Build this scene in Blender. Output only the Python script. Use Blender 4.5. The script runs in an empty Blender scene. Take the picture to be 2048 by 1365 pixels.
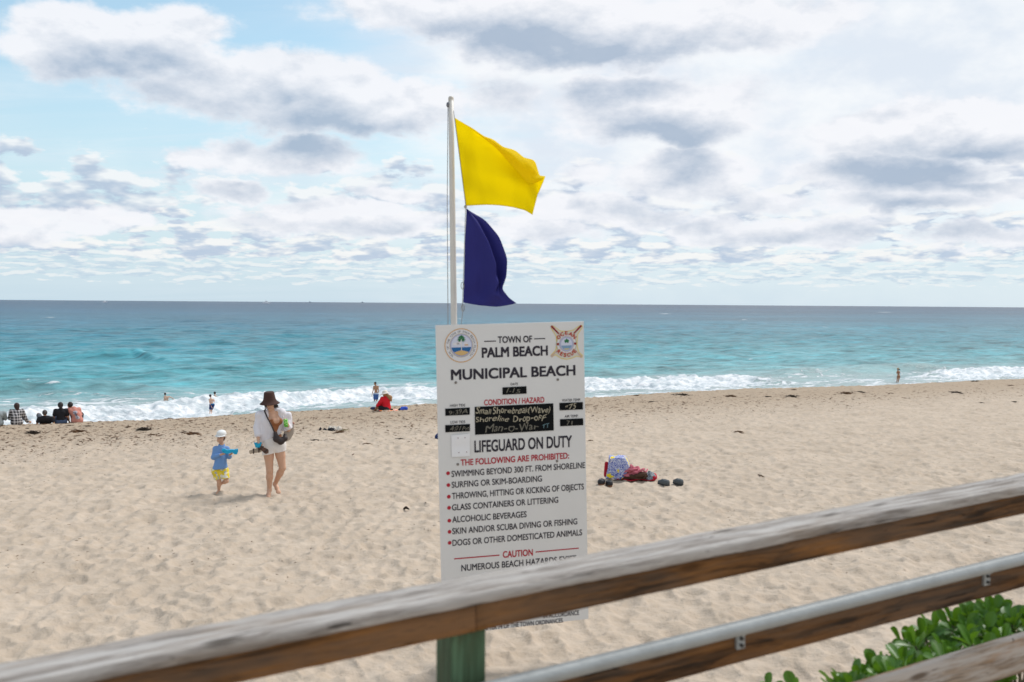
import bpy, bmesh, math, random
import numpy as np
from mathutils import Vector, Matrix
random.seed(7); rng = np.random.default_rng(7)
R = math.radians
S = bpy.context.scene
COL = S.collection

# ------------------------------------------------------------------ camera
F = 1991.0; EYE = Vector((0, 0, 3.2)); PITCH = math.atan(75.5/F); ROLL = R(0.42)
fw = Vector((0, math.cos(PITCH), -math.sin(PITCH)))
rt0 = Vector((1, 0, 0)); up0 = Vector((0, math.sin(PITCH), math.cos(PITCH)))
rt = rt0*math.cos(ROLL) + up0*math.sin(ROLL); up = -rt0*math.sin(ROLL) + up0*math.cos(ROLL)
cam = bpy.data.cameras.new('camera'); cam.lens = 35; cam.sensor_width = 36
cam.clip_start = .05; cam.clip_end = 60000
cam.dof.use_dof = True; cam.dof.focus_distance = 24; cam.dof.aperture_fstop = 3.0
co = bpy.data.objects.new('camera', cam); COL.objects.link(co)
M = Matrix((rt, up, -fw)).transposed().to_4x4(); M.translation = EYE; co.matrix_world = M
S.camera = co
S.view_settings.view_transform = 'Standard'; S.view_settings.look = 'None'
S.view_settings.exposure = 0.0; S.view_settings.gamma = 1.0

def ray(px, py): return fw + rt*((px-1024)/F) + up*((682.5-py)/F)
def W(px, py, depth): return EYE + ray(px, py)*depth
SUN = Vector((.50, .42, .90)).normalized()

# ------------------------------------------------------------------ sky
world = bpy.data.worlds.new('World'); S.world = world; world.use_nodes = True
nt = world.node_tree
class NB:
    """small node builder"""
    def __init__(s, nt): s.nt = nt
    def _set(s, sock, v):
        if v is None: return
        if isinstance(v, bpy.types.NodeSocket): s.nt.links.new(v, sock)
        else: sock.default_value = v
    def n(s, typ, ins=None, **props):
        nd = s.nt.nodes.new(typ)
        for k, v in props.items(): setattr(nd, k, v)
        for k, v in (ins or {}).items(): s._set(nd.inputs[k], v)
        return nd
    def m(s, op, a, b=None, c=None, clamp=False):
        nd = s.nt.nodes.new('ShaderNodeMath'); nd.operation = op; nd.use_clamp = clamp
        s._set(nd.inputs[0], a); s._set(nd.inputs[1], b); s._set(nd.inputs[2], c); return nd.outputs[0]
    def v(s, op, a, b=None, sc=None):
        nd = s.nt.nodes.new('ShaderNodeVectorMath'); nd.operation = op
        s._set(nd.inputs[0], a); s._set(nd.inputs[1], b)
        if sc is not None: s._set(nd.inputs['Scale'], sc)
        return nd.outputs['Value'] if op in ('LENGTH', 'DOT_PRODUCT', 'DISTANCE') else nd.outputs[0]
    def ss(s, x, lo, hi, a=0., b=1.):
        nd = s.nt.nodes.new('ShaderNodeMapRange'); nd.interpolation_type = 'SMOOTHSTEP'
        s._set(nd.inputs[0], x); s._set(nd.inputs[1], lo); s._set(nd.inputs[2], hi)
        s._set(nd.inputs[3], a); s._set(nd.inputs[4], b); return nd.outputs[0]
    def xyz(s, a=0., b=0., c=0.):
        nd = s.nt.nodes.new('ShaderNodeCombineXYZ')
        for i, q in enumerate((a, b, c)): s._set(nd.inputs[i], q)
        return nd.outputs[0]
    def mix(s, f, a, b):
        nd = s.nt.nodes.new('ShaderNodeMix'); nd.data_type = 'RGBA'
        s._set(nd.inputs[0], f)
        for i, q in ((6, a), (7, b)):
            if isinstance(q, tuple) and len(q) == 3: q = (*q, 1)
            s._set(nd.inputs[i], q)
        return nd.outputs[2]
    def noise(s, vec, scale, det=4., rough=.5, dist=0., col=False):
        nd = s.nt.nodes.new('ShaderNodeTexNoise')
        s._set(nd.inputs['Vector'], vec); nd.inputs['Scale'].default_value = scale
        nd.inputs['Detail'].default_value = det; nd.inputs['Roughness'].default_value = rough
        nd.inputs['Distortion'].default_value = dist
        return nd.outputs[1] if col else nd.outputs[0]
    def ramp(s, f, stops, interp='LINEAR'):
        nd = s.nt.nodes.new('ShaderNodeValToRGB'); s._set(nd.inputs[0], f)
        el = nd.color_ramp.elements; nd.color_ramp.interpolation = interp
        while len(el) < len(stops): el.new(.5)
        for e, (p, c) in zip(el, stops): e.position = p; e.color = (*c, 1) if len(c) == 3 else c
        return nd.outputs[0]

CLOUDS = [ # px centre, radii, strength, in the part of the sky in view
 (225,95,200,78,1.25),(330,60,120,60,.9),(500,190,300,55,.95),(640,205,190,82,1.2),(790,220,140,60,1.2),(560,150,150,45,.7),
 (1180,70,290,85,1.6),(1000,15,340,75,1.4),(1420,45,300,55,1.1),(1300,215,230,72,1.25),(1390,260,120,50,.8),
 (1370,345,125,52,1.0),(1880,255,260,52,1.4),(1960,275,200,42,1.3),(1800,345,230,40,.85),(1840,385,260,38,.9),
 (590,325,200,36,.95),(385,322,45,26,.8),(460,300,60,30,.7),(455,390,62,22,.9),(620,445,175,34,.95),(760,440,150,30,.9),
 (1220,425,165,34,.95),(1190,345,50,24,.5),(90,432,150,24,.85),(220,452,100,20,.9),(800,390,110,20,.6),(1560,405,120,26,.7),
 (1420,455,70,26,.8),(1590,460,150,28,.85),(1960,470,120,26,.85),(40,465,80,24,.7),(1075,470,130,24,.8),(1050,210,90,50,.4),
]
def build_sky():
    nt.nodes.clear(); b = NB(nt)
    out = b.n('ShaderNodeOutputWorld'); bg = b.n('ShaderNodeBackground')
    world.cycles.sampling_method = 'MANUAL'; world.cycles.sample_map_resolution = 128; nt.links.new(bg.outputs[0], out.inputs[0]); bg.inputs[1].default_value = .1
    sky = b.n('ShaderNodeTexSky', sky_type='NISHITA', sun_disc=False)
    sky.sun_elevation = math.asin(SUN.z); sky.sun_rotation = math.atan2(SUN.x, SUN.y)
    sky.air_density = 1.0; sky.dust_density = .8; sky.ozone_density = 1.6
    tc = b.n('ShaderNodeTexCoord').outputs['Generated']
    d = b.v('NORMALIZE', tc)
    sp = b.n('ShaderNodeSeparateXYZ', {0: d}); x, y, z = sp.outputs
    hz = b.m('SQRT', b.m('ADD', b.m('MULTIPLY', x, x), b.m('MULTIPLY', y, y)))
    el = b.m('DIVIDE', z, b.m('MAXIMUM', hz, .02)); az = b.m('ARCTAN2', x, y)
    zc = b.m('MAXIMUM', z, 0.)
    # domain warp shared by both evaluations
    Pb = b.xyz(x, y, b.m('MULTIPLY', z, 1.7))
    wp = b.v('SUBTRACT', b.noise(Pb, 9., 5., .6, col=True), (.5, .5, .5))
    front = b.m('LESS_THAN', b.m('ABSOLUTE', az), .62)
    def big(dz):
        elz = b.m('ADD', el, dz)
        p = b.xyz(az, elz, 0.)
        p = b.v('ADD', p, b.v('MULTIPLY', wp, (.10, .055, 0)))
        E = None
        for cx, cy, rx, ry, s_ in CLOUDS:
            r = ray(cx, cy); h = math.hypot(r.x, r.y)
            a0 = math.atan2(r.x, r.y); e0 = r.z/h
            q = b.v('MULTIPLY', b.v('SUBTRACT', p, (a0, e0, 0)), (F/rx, F/ry, 0))
            t = b.m('MULTIPLY_ADD', b.v('LENGTH', q), -s_*1.25, s_*1.35)
            E = t if E is None else b.m('MAXIMUM', E, t)
        # beyond the frame the same kind of clouds go on
        Pq = b.xyz(x, y, b.m('MULTIPLY', b.m('ADD', z, dz), 1.8))
        E2 = b.m('MULTIPLY_ADD', b.noise(Pq, 4.2, 3., .5), 4.6, -2.3)
        up_ = b.ss(el, .29, .37)
        side = b.ss(b.m('ABSOLUTE', az), .50, .60)
        outm = b.m('MAXIMUM', up_, side)
        E = b.m('ADD', b.m('MULTIPLY', E, b.m('SUBTRACT', 1., outm)), b.m('MULTIPLY', E2, outm))
        return b.m('MAXIMUM', b.m('MINIMUM', E, 1.2), -.9)
    def fb(dz): return b.noise(b.xyz(x, y, b.m('MULTIPLY', b.m('ADD', z, dz), 1.9)), 13., 7., .58)
    E0 = big(0.); E1 = big(.034); f0 = fb(0.); f1 = fb(.012)
    D0 = b.m('MULTIPLY_ADD', b.m('SUBTRACT', f0, .5), 1.9, E0)
    aBig = b.ss(D0, -.10, .42)
    gBig = b.m('ADD', b.m('MULTIPLY', b.m('MULTIPLY', b.ss(b.m('ADD', E1, b.m('MULTIPLY', b.m('SUBTRACT', f0, .5), .9)), -.35, 1.75), b.ss(D0, -.15, .8)), 1.22), b.m('MULTIPLY', b.m('SUBTRACT', f1, f0), 2.0), clamp=True)
    gBig = b.m('ADD', gBig, b.m('MULTIPLY', b.m('SUBTRACT', b.noise(Pb, 7.5, 6., .6), .5), .42), clamp=True)
    def band(scale, zs, lo, wid, dz, e0, e1, e2, e3):
        P0 = b.xyz(x, y, b.m('MULTIPLY', z, zs)); P1 = b.xyz(x, y, b.m('MULTIPLY', b.m('ADD', z, dz), zs))
        n0 = b.noise(P0, scale, 7., .56); n1 = b.noise(P1, scale, 3., .5)
        mask = b.m('MULTIPLY', b.ss(el, e0, e1), b.ss(el, e2, e3, 1., 0.))
        th = b.m('ADD', lo, b.ss(mask, 0., 1., .3, 0.))
        a = b.m('MULTIPLY', b.ss(b.m('SUBTRACT', n0, th), 0., wid), b.m('MINIMUM', b.m('MULTIPLY', mask, 2.), 1.))
        g = b.m('ADD', b.m('MULTIPLY', b.ss(b.m('SUBTRACT', n1, th), -.04, .17), .9), b.m('MULTIPLY', b.m('SUBTRACT', n1, n0), 2.), clamp=True)
        return a, g
    # base: clear sky + thin streaky veil
    Pv = b.xyz(b.m('DIVIDE', x, b.m('ADD', zc, .12)), b.m('DIVIDE', y, b.m('ADD', zc, .12)), 0.)
    Pv = b.v('MULTIPLY', Pv, (.8, 2.6, 1.))
    n1 = b.noise(Pv, 1.3, 8., .6, .6)
    n2 = b.noise(Pb, 3.2, 3., .5)
    clear = b.v('MULTIPLY', sky.outputs[0], (1.75, 1.9, 1.65))
    hazec = b.v('SCALE', (5.9, 7.6, 8.7), sc=1.)
    c = b.mix(b.ss(el, .0, .26, .9, .22), clear, (5.9, 7.4, 8.6))
    azr = b.ss(az, -.42, .25)
    va = b.m('ADD', b.m('MULTIPLY_ADD', azr, 1.35, .05), b.m('MULTIPLY', b.m('SUBTRACT', n2, .5), 1.4))
    va = b.m('ADD', va, b.m('MULTIPLY', b.m('SUBTRACT', n1, .48), 1.5))
    va = b.m('MULTIPLY', b.ss(va, -.1, 1.25), b.ss(el, .02, .12, .25, 1.))
    c = b.mix(va, c, b.mix(b.ss(b.noise(Pb, 7., 5., .6), .38, .62), (7.6, 8.3, 9.2), (9.3, 9.6, 9.9)))
    # low rows of small clouds
    a, g = band(52., 5., .42, .10, .003, .004, .03, .045, .07)
    c = b.mix(b.m('MULTIPLY', a, .62), c, b.mix(g, (9.0, 9.2, 9.2), (5.3, 6.6, 7.8)))
    a, g = band(30., 3.6, .43, .09, .006, .025, .05, .075, .11)
    c = b.mix(b.m('MULTIPLY', a, .85), c, b.mix(g, (9.5, 9.5, 9.4), (4.9, 5.9, 7.4)))
    a, g = band(20., 2.7, .455, .10, .009, .05, .085, .11, .19)
    c = b.mix(b.m('MULTIPLY', a, .8), c, b.mix(g, (9.4, 9.5, 9.6), (4.6, 5.5, 7.0)))
    cb = b.mix(gBig, (9.3, 9.4, 9.8), (4.0, 4.95, 6.3))
    c = b.mix(b.m('MULTIPLY', aBig, .93), c, cb)
    nt.links.new(c, bg.inputs[0])
build_sky()
sl = bpy.data.lights.new('sun', 'SUN'); sl.energy = 2.8; sl.angle = R(17); sl.color = (1, .97, .93)
so = bpy.data.objects.new('sun', sl); COL.objects.link(so); so.rotation_euler = SUN.to_track_quat('Z', 'Y').to_euler()

# ------------------------------------------------------------------ numpy noise
_perm = rng.permutation(4096).astype(np.int64)
_ang = rng.random(4096)*2*np.pi
def perlin(x, y, seed=0):
    xi = np.floor(x).astype(np.int64); yi = np.floor(y).astype(np.int64); xf = x-xi; yf = y-yi
    u = xf*xf*xf*(xf*(xf*6-15)+10); v = yf*yf*yf*(yf*(yf*6-15)+10)
    def g(i, j, dx, dy):
        a = _ang[_perm[(_perm[(i+seed*131) & 4095]+j) & 4095]]
        return np.cos(a)*dx + np.sin(a)*dy
    n00 = g(xi, yi, xf, yf); n10 = g(xi+1, yi, xf-1, yf); n01 = g(xi, yi+1, xf, yf-1); n11 = g(xi+1, yi+1, xf-1, yf-1)
    return (n00*(1-u)+n10*u)*(1-v) + (n01*(1-u)+n11*u)*v     # about -.7 .. .7
def sstep(x, a, b):
    t = np.clip((x-a)/(b-a), 0, 1); return t*t*(3-2*t)

# ------------------------------------------------------------------ beach frame: s seaward, t along the shore
NA = R(27.7); NX, NY = -math.sin(NA), math.cos(NA); TX, TY = math.cos(NA), math.sin(NA)
SEA = 3.2-7.8
_ps = np.array([-4000,-60,-10, 5, 10, 16.2, 25, 35, 39.5, 42.0, 46, 55, 64, 72, 90, 200, 30000])
_pz = np.array([3.5,2.2,.55,.34,.2, 0,-.42,-.98,-1.26,-1.48,-2.2,-3.75,-4.75,-5.3,-7,-12,-12])
def worley(x, y, f):
    """footprint bowls: parabolic hollows meeting in narrow ridges, each with its own depth"""
    sh = x.shape; out = np.zeros(x.size); R2 = np.hypot(x, y).ravel(); sel = np.where((R2 > 5) & (R2 < 70))[0]
    X_ = x.ravel()[sel]*f; Y_ = y.ravel()[sel]*f*.8; xi = np.floor(X_).astype(np.int64); yi = np.floor(Y_).astype(np.int64)
    best = np.full(len(sel), 9.); bd = np.zeros(len(sel))
    for i in (-1, 0, 1):
        for j in (-1, 0, 1):
            h = _perm[(_perm[(xi+i) & 4095]+yi+j) & 4095]; px = xi+i+.5+.42*np.cos(_ang[h]*7.); py = yi+j+.5+.42*np.sin(_ang[h]*3.)
            d2 = (X_-px)**2+(Y_-py)**2; m = d2 < best; best = np.where(m, d2, best); bd = np.where(m, (h % 17)/17., bd)
    v = np.clip(best/.42, 0, 1); v = v*(.35+.9*bd) - (.25+.75*bd)*.6
    out[sel] = v*(1-sstep(R2[sel], 55, 70)); return out.reshape(sh)
def base_h(x, y):
    s = x*NX + y*NY; t = x*TX + y*TY
    w = .5*np.sin(t*.11+1)+.35*np.sin(t*.31)
    z = 0
    for o in (-1.2, -.6, 0, .6, 1.2): z = z + np.interp(s+w*sstep(s, 30, 40)+o, _ps, _pz)/5
    return z
def sand_h(x, y):
    s = x*NX + y*NY; t = x*TX + y*TY
    z = base_h(x, y)
    wx = x + .25*perlin(x*1.1, y*1.1, 3); wy = y + .25*perlin(x*1.1+9, y*1.1, 4)
    und = perlin(x*.35, y*.35, 5)*.05 + perlin(x*.9, y*.9, 6)*.028
    r1 = 1-np.abs(perlin(wx*1.9, wy*1.9, 7))*2.2
    r2 = 1-np.abs(perlin(wx*3.6+3, wy*3.6, 8))*2.2
    msk = .55 + .9*perlin(x*.6, y*.6, 12)
    m2 = .55 + .9*perlin(x*.8+7, y*.8, 13)
    d = .026*np.clip(r1, -.5, 1)*np.clip(msk, .15, 1) + .022*np.clip(r2, -.5, 1)*np.clip(m2, .2, 1)
    if x.size > 4: d = d + worley(x + .08*perlin(x*6, y*6, 14), y + .08*perlin(x*6+4, y*6, 15), 4.6)*.056 + worley(x*.9+3.3 + .12*perlin(x*3, y*3, 16), y*.9+1.7, 2.3)*.030
    d = d + .018*perlin(x*8, y*8, 9)
    rough = sstep(s, 24, 34)*(1-sstep(s, 44, 47))
    d = d*(1-.25*rough) + rough*(.05*perlin(x*2.6, y*2.6, 10) + .045*perlin(x*6, y*6, 11))
    fade = 1-sstep(s, 44, 60)
    return z + (und + d)*fade
def ground(px, py, lift=0.):
    d = ray(px, py); lo = 3.; 
    for k in range(4000):
        p = EYE + d*lo
        if p.z < float(base_h(p.x, p.y)) or p.x*NX+p.y*NY > 40.6: break
        lo += .03
    return Vector((p.x, p.y, float(sand_h(np.array([p.x]), np.array([p.y]))[0])+lift)), lo
def sea_pt(px, py, h=0.):
    d = ray(px, py); k = (SEA+h-EYE.z)/d.z; return EYE + d*k, k

# ------------------------------------------------------------------ materials
MAT = {}
def newmat(name):
    m = bpy.data.materials.new(name); m.use_nodes = True; m.node_tree.nodes.clear()
    b = NB(m.node_tree); o = b.n('ShaderNodeOutputMaterial'); p = b.n('ShaderNodeBsdfPrincipled')
    m.node_tree.links.new(p.outputs[0], o.inputs[0]); return m, b, p
def simple(name, col, rough=.7, var=.12, scale=6., bump=.0, bscale=60., metal=0., spec=.4, sub=0., trans=0.):
    if name in MAT: return MAT[name]
    m, b, p = newmat(name)
    tc = b.n('ShaderNodeTexCoord').outputs['Object']
    n = b.noise(tc, scale, 4., .6)
    c = b.mix(n, tuple(q*(1-var) for q in col), tuple(min(1, q*(1+var)) for q in col))
    b._set(p.inputs['Base Color'], c); p.inputs['Roughness'].default_value = rough
    p.inputs['Metallic'].default_value = metal; p.inputs['Specular IOR Level'].default_value = spec
    if sub: p.inputs['Subsurface Weight'].default_value = sub; p.inputs['Subsurface Radius'].default_value = (.02, .008, .004); p.inputs['Subsurface Scale'].default_value = 1.
    if bump:
        bn = b.n('ShaderNodeBump', {'Strength': bump, 'Distance': .01, 'Height': b.noise(tc, bscale, 5., .6)})
        b._set(p.inputs['Normal'], bn.outputs[0])
    if trans:
        t = b.n('ShaderNodeBsdfTranslucent'); b._set(t.inputs[0], c); mx = b.n('ShaderNodeMixShader'); mx.inputs[0].default_value = trans
        L = m.node_tree.links; L.new(p.outputs[0], mx.inputs[1]); L.new(t.outputs[0], mx.inputs[2])
        o = [q for q in m.node_tree.nodes if q.type == 'OUTPUT_MATERIAL'][0]; L.new(mx.outputs[0], o.inputs[0])
    MAT[name] = m; return m
def m_sand():
    m, b, p = newmat('dry_sand')
    pos = b.n('ShaderNodeNewGeometry').outputs['Position']
    sp = b.n('ShaderNodeSeparateXYZ', {0: pos}); x, y, z = sp.outputs
    s = b.m('ADD', b.m('MULTIPLY', x, NX), b.m('MULTIPLY', y, NY))
    n1 = b.noise(pos, .9, 5., .6); n2 = b.noise(pos, 7., 6., .65); n3 = b.noise(pos, 220., 3., .7)
    c = b.mix(b.ss(n1, .3, .7), (.47, .39, .31), (.555, .465, .375))
    c = b.mix(b.ss(n2, .35, .72, 0., .55), c, (.40, .32, .24))
    c = b.mix(b.ss(n3, .35, .7, 0., .35), c, (.36, .28, .2))
    wr = b.m('MULTIPLY', b.ss(b.m('ADD', s, b.m('MULTIPLY', n1, 5.)), 26., 38.), .72)
    c = b.mix(wr, c, b.mix(n2, (.28, .21, .145), (.40, .31, .22)))
    pk = b.noise(b.v('MULTIPLY', pos, (1., 1., .3)), 3.2, 7., .75)
    sp_ = b.m('MULTIPLY', b.ss(pk, .55, .64), b.m('MULTIPLY', b.ss(s, 22., 33.), .8))
    c = b.mix(sp_, c, (.13, .085, .05))
    vz = b.ss(z, SEA+.15, SEA+1.6, 1., 0.)
    c = b.mix(b.m('MULTIPLY', vz, .8), c, (.24, .19, .145))
    b._set(p.inputs['Base Color'], c); p.inputs['Roughness'].default_value = .95; p.inputs['Specular IOR Level'].default_value = .15
    h = b.m('ADD', b.m('MULTIPLY', b.noise(pos, 22., 6., .6), 1.), b.m('MULTIPLY', n3, .12))
    bn = b.n('ShaderNodeBump', {'Strength': .55, 'Distance': .035, 'Height': h}); b._set(p.inputs['Normal'], bn.outputs[0])
    return m
def m_sea():
    m, b, p = newmat('sea_water')
    pos = b.n('ShaderNodeNewGeometry').outputs['Position']
    sp = b.n('ShaderNodeSeparateXYZ', {0: pos}); x, y, z = sp.outputs
    s = b.m('ADD', b.m('MULTIPLY', x, NX), b.m('MULTIPLY', y, NY)); t = b.m('ADD', b.m('MULTIPLY', x, TX), b.m('MULTIPLY', y, TY))
    P = b.xyz(t, s, 0.)
    patch = b.noise(b.v('MULTIPLY', P, (.006, .02, 1.)), 1., 4., .55)
    ls = b.m('LOGARITHM', b.m('MAXIMUM', b.m('ADD', s, b.m('MULTIPLY', b.m('SUBTRACT', patch, .5), b.m('MULTIPLY', s, 1.1))), 40.), 10.)
    f = b.ss(ls, 1.75, 3.2)
    f = b.m('MULTIPLY_ADD', ls, 1/1.6, -1.75/1.6)
    deep = b.ramp(f, [(0., (.20, .41, .42)), (.16, (.098, .315, .350)), (.30, (.050, .225, .275)), (.48, (.034, .145, .205)), (.72, (.026, .088, .145)), (1., (.020, .055, .105))])
    # wavelet colour patches: light and dark wave faces put into the colour by noise
    w1 = b.noise(b.v('MULTIPLY', P, (.22, .75, 1.)), 1., 6., .62, .4)
    w2 = b.noise(b.v('MULTIPLY', P, (.035, .11, 1.)), 1., 7., .66, .4)
    w3 = b.noise(b.v('MULTIPLY', P, (.008, .02, 1.)), 1., 8., .7)
    k = b.m('ADD', b.m('MULTIPLY', b.m('SUBTRACT', w1, .5), 1.9), b.m('MULTIPLY', b.m('SUBTRACT', b.noise(b.v('MULTIPLY', P, (.30, .36, 1.)), 1., 4., .6, .6), .5), 1.2))
    k = b.m('ADD', k, b.m('MULTIPLY', b.m('SUBTRACT', w3, .5), .8))
    w4 = b.noise(b.v('MULTIPLY', P, (.10, .17, 1.)), 1., 5., .6, .5); w5 = b.noise(b.v('MULTIPLY', P, (.028, .045, 1.)), 1., 6., .65, .5)
    k = b.m('ADD', k, b.m('ADD', b.m('MULTIPLY', b.ss(w4, .40, .64), -.32), b.m('MULTIPLY', b.ss(w5, .42, .62), -.12)))
    w6 = b.noise(b.v('MULTIPLY', P, (.006, .009, 1.)), 1., 8., .72, .3); w7 = b.noise(b.v('MULTIPLY', P, (.0012, .0018, 1.)), 1., 9., .75, .3)
    k = b.m('ADD', k, b.m('ADD', b.m('MULTIPLY', b.m('SUBTRACT', w6, .5), 1.1), b.m('MULTIPLY', b.m('SUBTRACT', w7, .5), 1.1)))
    deep = b.v('MULTIPLY', deep, b.v('SCALE', (1., 1., 1.), sc=b.m('MAXIMUM', b.m('ADD', 1.16, k), .3)))
    # foam
    fa = b.n('ShaderNodeAttribute', attribute_name='foam').outputs['Fac']
    q = b.v('ADD', P, b.v('MULTIPLY', b.v('SUBTRACT', b.noise(P, .5, 3., .5, col=True), (.5, .5, .5)), (2.4, 1.2, 0)))
    fn = b.noise(b.v('MULTIPLY', q, (.55, 1.5, 1.)), 1., 8., .66)
    fv = b.n('ShaderNodeTexVoronoi', {'Vector': b.v('MULTIPLY', q, (.5, 1.1, 1.)), 'Scale': 1.}, feature='DISTANCE_TO_EDGE').outputs[0]
    lace = b.ss(fv, .0, .22, 1., 0.)
    ff = b.m('ADD', b.m('MULTIPLY', fn, .8), b.m('MULTIPLY', lace, .28))
    thr = b.m('SUBTRACT', .98, b.m('MULTIPLY', fa, .80))
    fm = b.ss(b.m('SUBTRACT', ff, thr), -.10, .10)
    # sandy churned shallows
    ch = b.n('ShaderNodeAttribute', attribute_name='churn').outputs['Fac']
    deep = b.mix(ch, deep, (.34, .40, .39))
    fcol = b.mix(b.ss(b.noise(b.v('MULTIPLY', q, (.8, 1.6, 1.)), 1., 6., .62), .38, .62), (.50, .56, .59), (.80, .81, .82))
    c = b.mix(fm, deep, fcol)
    b._set(p.inputs['Base Color'], c)
    b._set(p.inputs['Roughness'], b.m('MULTIPLY_ADD', fm, .6, .30)); p.inputs['IOR'].default_value = 1.33
    b._set(p.inputs['Specular IOR Level'], b.m('MULTIPLY_ADD', fm, -.1, .15))
    hh = b.m('ADD', b.m('MULTIPLY', w1, .30), b.m('MULTIPLY', b.noise(b.v('MULTIPLY', P, (1.1, 2.6, 1.)), 1., 5., .6), .10))
    hh = b.m('ADD', hh, b.m('MULTIPLY', w2, 1.6)); hh = b.m('ADD', hh, b.m('MULTIPLY', w4, -1.1)); hh = b.m('ADD', hh, b.m('MULTIPLY', b.m('MULTIPLY', fm, fn), .25))
    bn = b.n('ShaderNodeBump', {'Strength': .8, 'Distance': 1., 'Height': hh}); b._set(p.inputs['Normal'], bn.outputs[0])
    return m
def m_wood(name, c1, c2, c3, gray, grayamt):
    m, b, p = newmat(name)
    o = b.n('ShaderNodeTexCoord').outputs['Object']
    w = b.noise(b.v('MULTIPLY', o, (1.6, 9., 9.)), 1., 3., .5)
    o2 = b.v('ADD', o, b.xyz(0., b.m('MULTIPLY', w, .10), b.m('MULTIPLY', w, .13)))
    g = b.noise(b.v('MULTIPLY', o2, (1.1, 42., 42.)), 1., 6., .62)
    g2 = b.noise(b.v('MULTIPLY', o2, (5., 240., 240.)), 1., 4., .6)
    c = b.mix(b.ss(g, .36, .62), c1, c2)
    pa = b.noise(b.v('MULTIPLY', o, (1.3, 6., 6.)), 1., 4., .6)
    c = b.mix(b.ss(pa, .50, .68), c, c3)
    c = b.mix(b.ss(g2, .45, .75, 0., .5), c, tuple(q*.35 for q in c1))
    c = b.mix(b.m('MULTIPLY', b.ss(b.noise(b.v('MULTIPLY', o, (2.1, 22., 22.)), 1., 5., .65), .40, .62), grayamt), c, gray)
    ck = b.noise(b.v('MULTIPLY', o2, (.8, 95., 95.)), 1., 3., .55)
    c = b.mix(b.ss(ck, .62, .70, 0., .75), c, tuple(q*.18 for q in c1))
    kn = b.n('ShaderNodeTexVoronoi', {'Vector': b.v('MULTIPLY', o, (2.2, 9., 9.)), 'Scale': 1.}).outputs['Distance']
    c = b.mix(b.ss(kn, .05, .16, .8, 0.), c, tuple(q*.22 for q in c3))
    b._set(p.inputs['Base Color'], c); p.inputs['Roughness'].default_value = .85; p.inputs['Specular IOR Level'].default_value = .2
    bn = b.n('ShaderNodeBump', {'Strength': .5, 'Distance': .004, 'Height': b.m('ADD', g, b.m('MULTIPLY', g2, .6))}); b._set(p.inputs['Normal'], bn.outputs[0])
    return m
def m_plaid():
    m, b, p = newmat('plaid_cloth'); o = b.n('ShaderNodeTexCoord').outputs['Object']
    sx, sy, sz = b.n('ShaderNodeSeparateXYZ', {0: o}).outputs
    a = b.ss(b.m('SINE', b.m('MULTIPLY', b.m('ADD', sx, b.m('MULTIPLY', sy, .6)), 62.)), -.1, .5); c_ = b.ss(b.m('SINE', b.m('MULTIPLY', sz, 62.)), -.1, .5)
    v = b.m('MULTIPLY', b.m('ADD', a, c_), .5)
    b._set(p.inputs['Base Color'], b.mix(v, (.02, .02, .025), (.62, .60, .60))); p.inputs['Roughness'].default_value = .9; return m
def m_voro(name, cols, scale):
    m, b, p = newmat(name); o = b.n('ShaderNodeTexCoord').outputs['Object']
    o = b.v('ADD', o, b.v('SCALE', b.noise(o, 18., 3., .6, col=True), sc=.06))
    v = b.n('ShaderNodeTexVoronoi', {'Vector': o, 'Scale': scale}).outputs['Color']
    r = b.n('ShaderNodeSeparateColor', {0: v}).outputs[0]
    n = len(cols); c = b.ramp(r, [(i/n, q) for i, q in enumerate(cols)], 'CONSTANT')
    b._set(p.inputs['Base Color'], c); p.inputs['Roughness'].default_value = .85; return m
def m_floral():
    m, b, p = newmat('floral_print'); o = b.n('ShaderNodeTexCoord').outputs['Object']
    n = b.noise(o, 21., 3., .6, 1.4)
    c = b.ramp(n, [(0., (.02, .03, .22)), (.44, (.04, .07, .40)), (.475, (.55, .58, .68)), (.53, (.62, .64, .72)), (.56, (.06, .10, .42)), (.61, (.05, .08, .40)), (.64, (.6, .62, .7))])
    n2 = b.noise(b.v('ADD', o, (3.1, 0, 1.7)), 7., 2., .5)
    c = b.mix(b.ss(n2, .565, .59), c, b.mix(b.ss(n2, .67, .69), (.80, .62, .02), (.35, .20, .02)))
    b._set(p.inputs['Base Color'], c); p.inputs['Roughness'].default_value = .85; return m

# ------------------------------------------------------------------ object helpers
def link(o, parent=None):
    COL.objects.link(o)
    if parent is not None: o.parent = parent
    return o
def mesh_obj(name, vs, fs, mat=None, parent=None, smooth=True):
    me = bpy.data.meshes.new(name); me.from_pydata([tuple(v) for v in vs], [], [tuple(f) for f in fs]); me.update()
    if smooth: me.polygons.foreach_set('use_smooth', [True]*len(me.polygons))
    if mat: me.materials.append(mat)
    return link(bpy.data.objects.new(name, me), parent)
def tag(o, label=None, cat=None, group=None, kind=None):
    if label: o['label'] = label
    if cat: o['category'] = cat
    if group: o['group'] = group
    if kind: o['kind'] = kind
    return o
def empty(name, loc=(0, 0, 0), label=None, cat=None, group=None, rz=0.):
    o = bpy.data.objects.new(name, None); o.location = loc; o.rotation_euler = (0, 0, rz); o.empty_display_size = .1
    COL.objects.link(o); return tag(o, label, cat, group)
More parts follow.
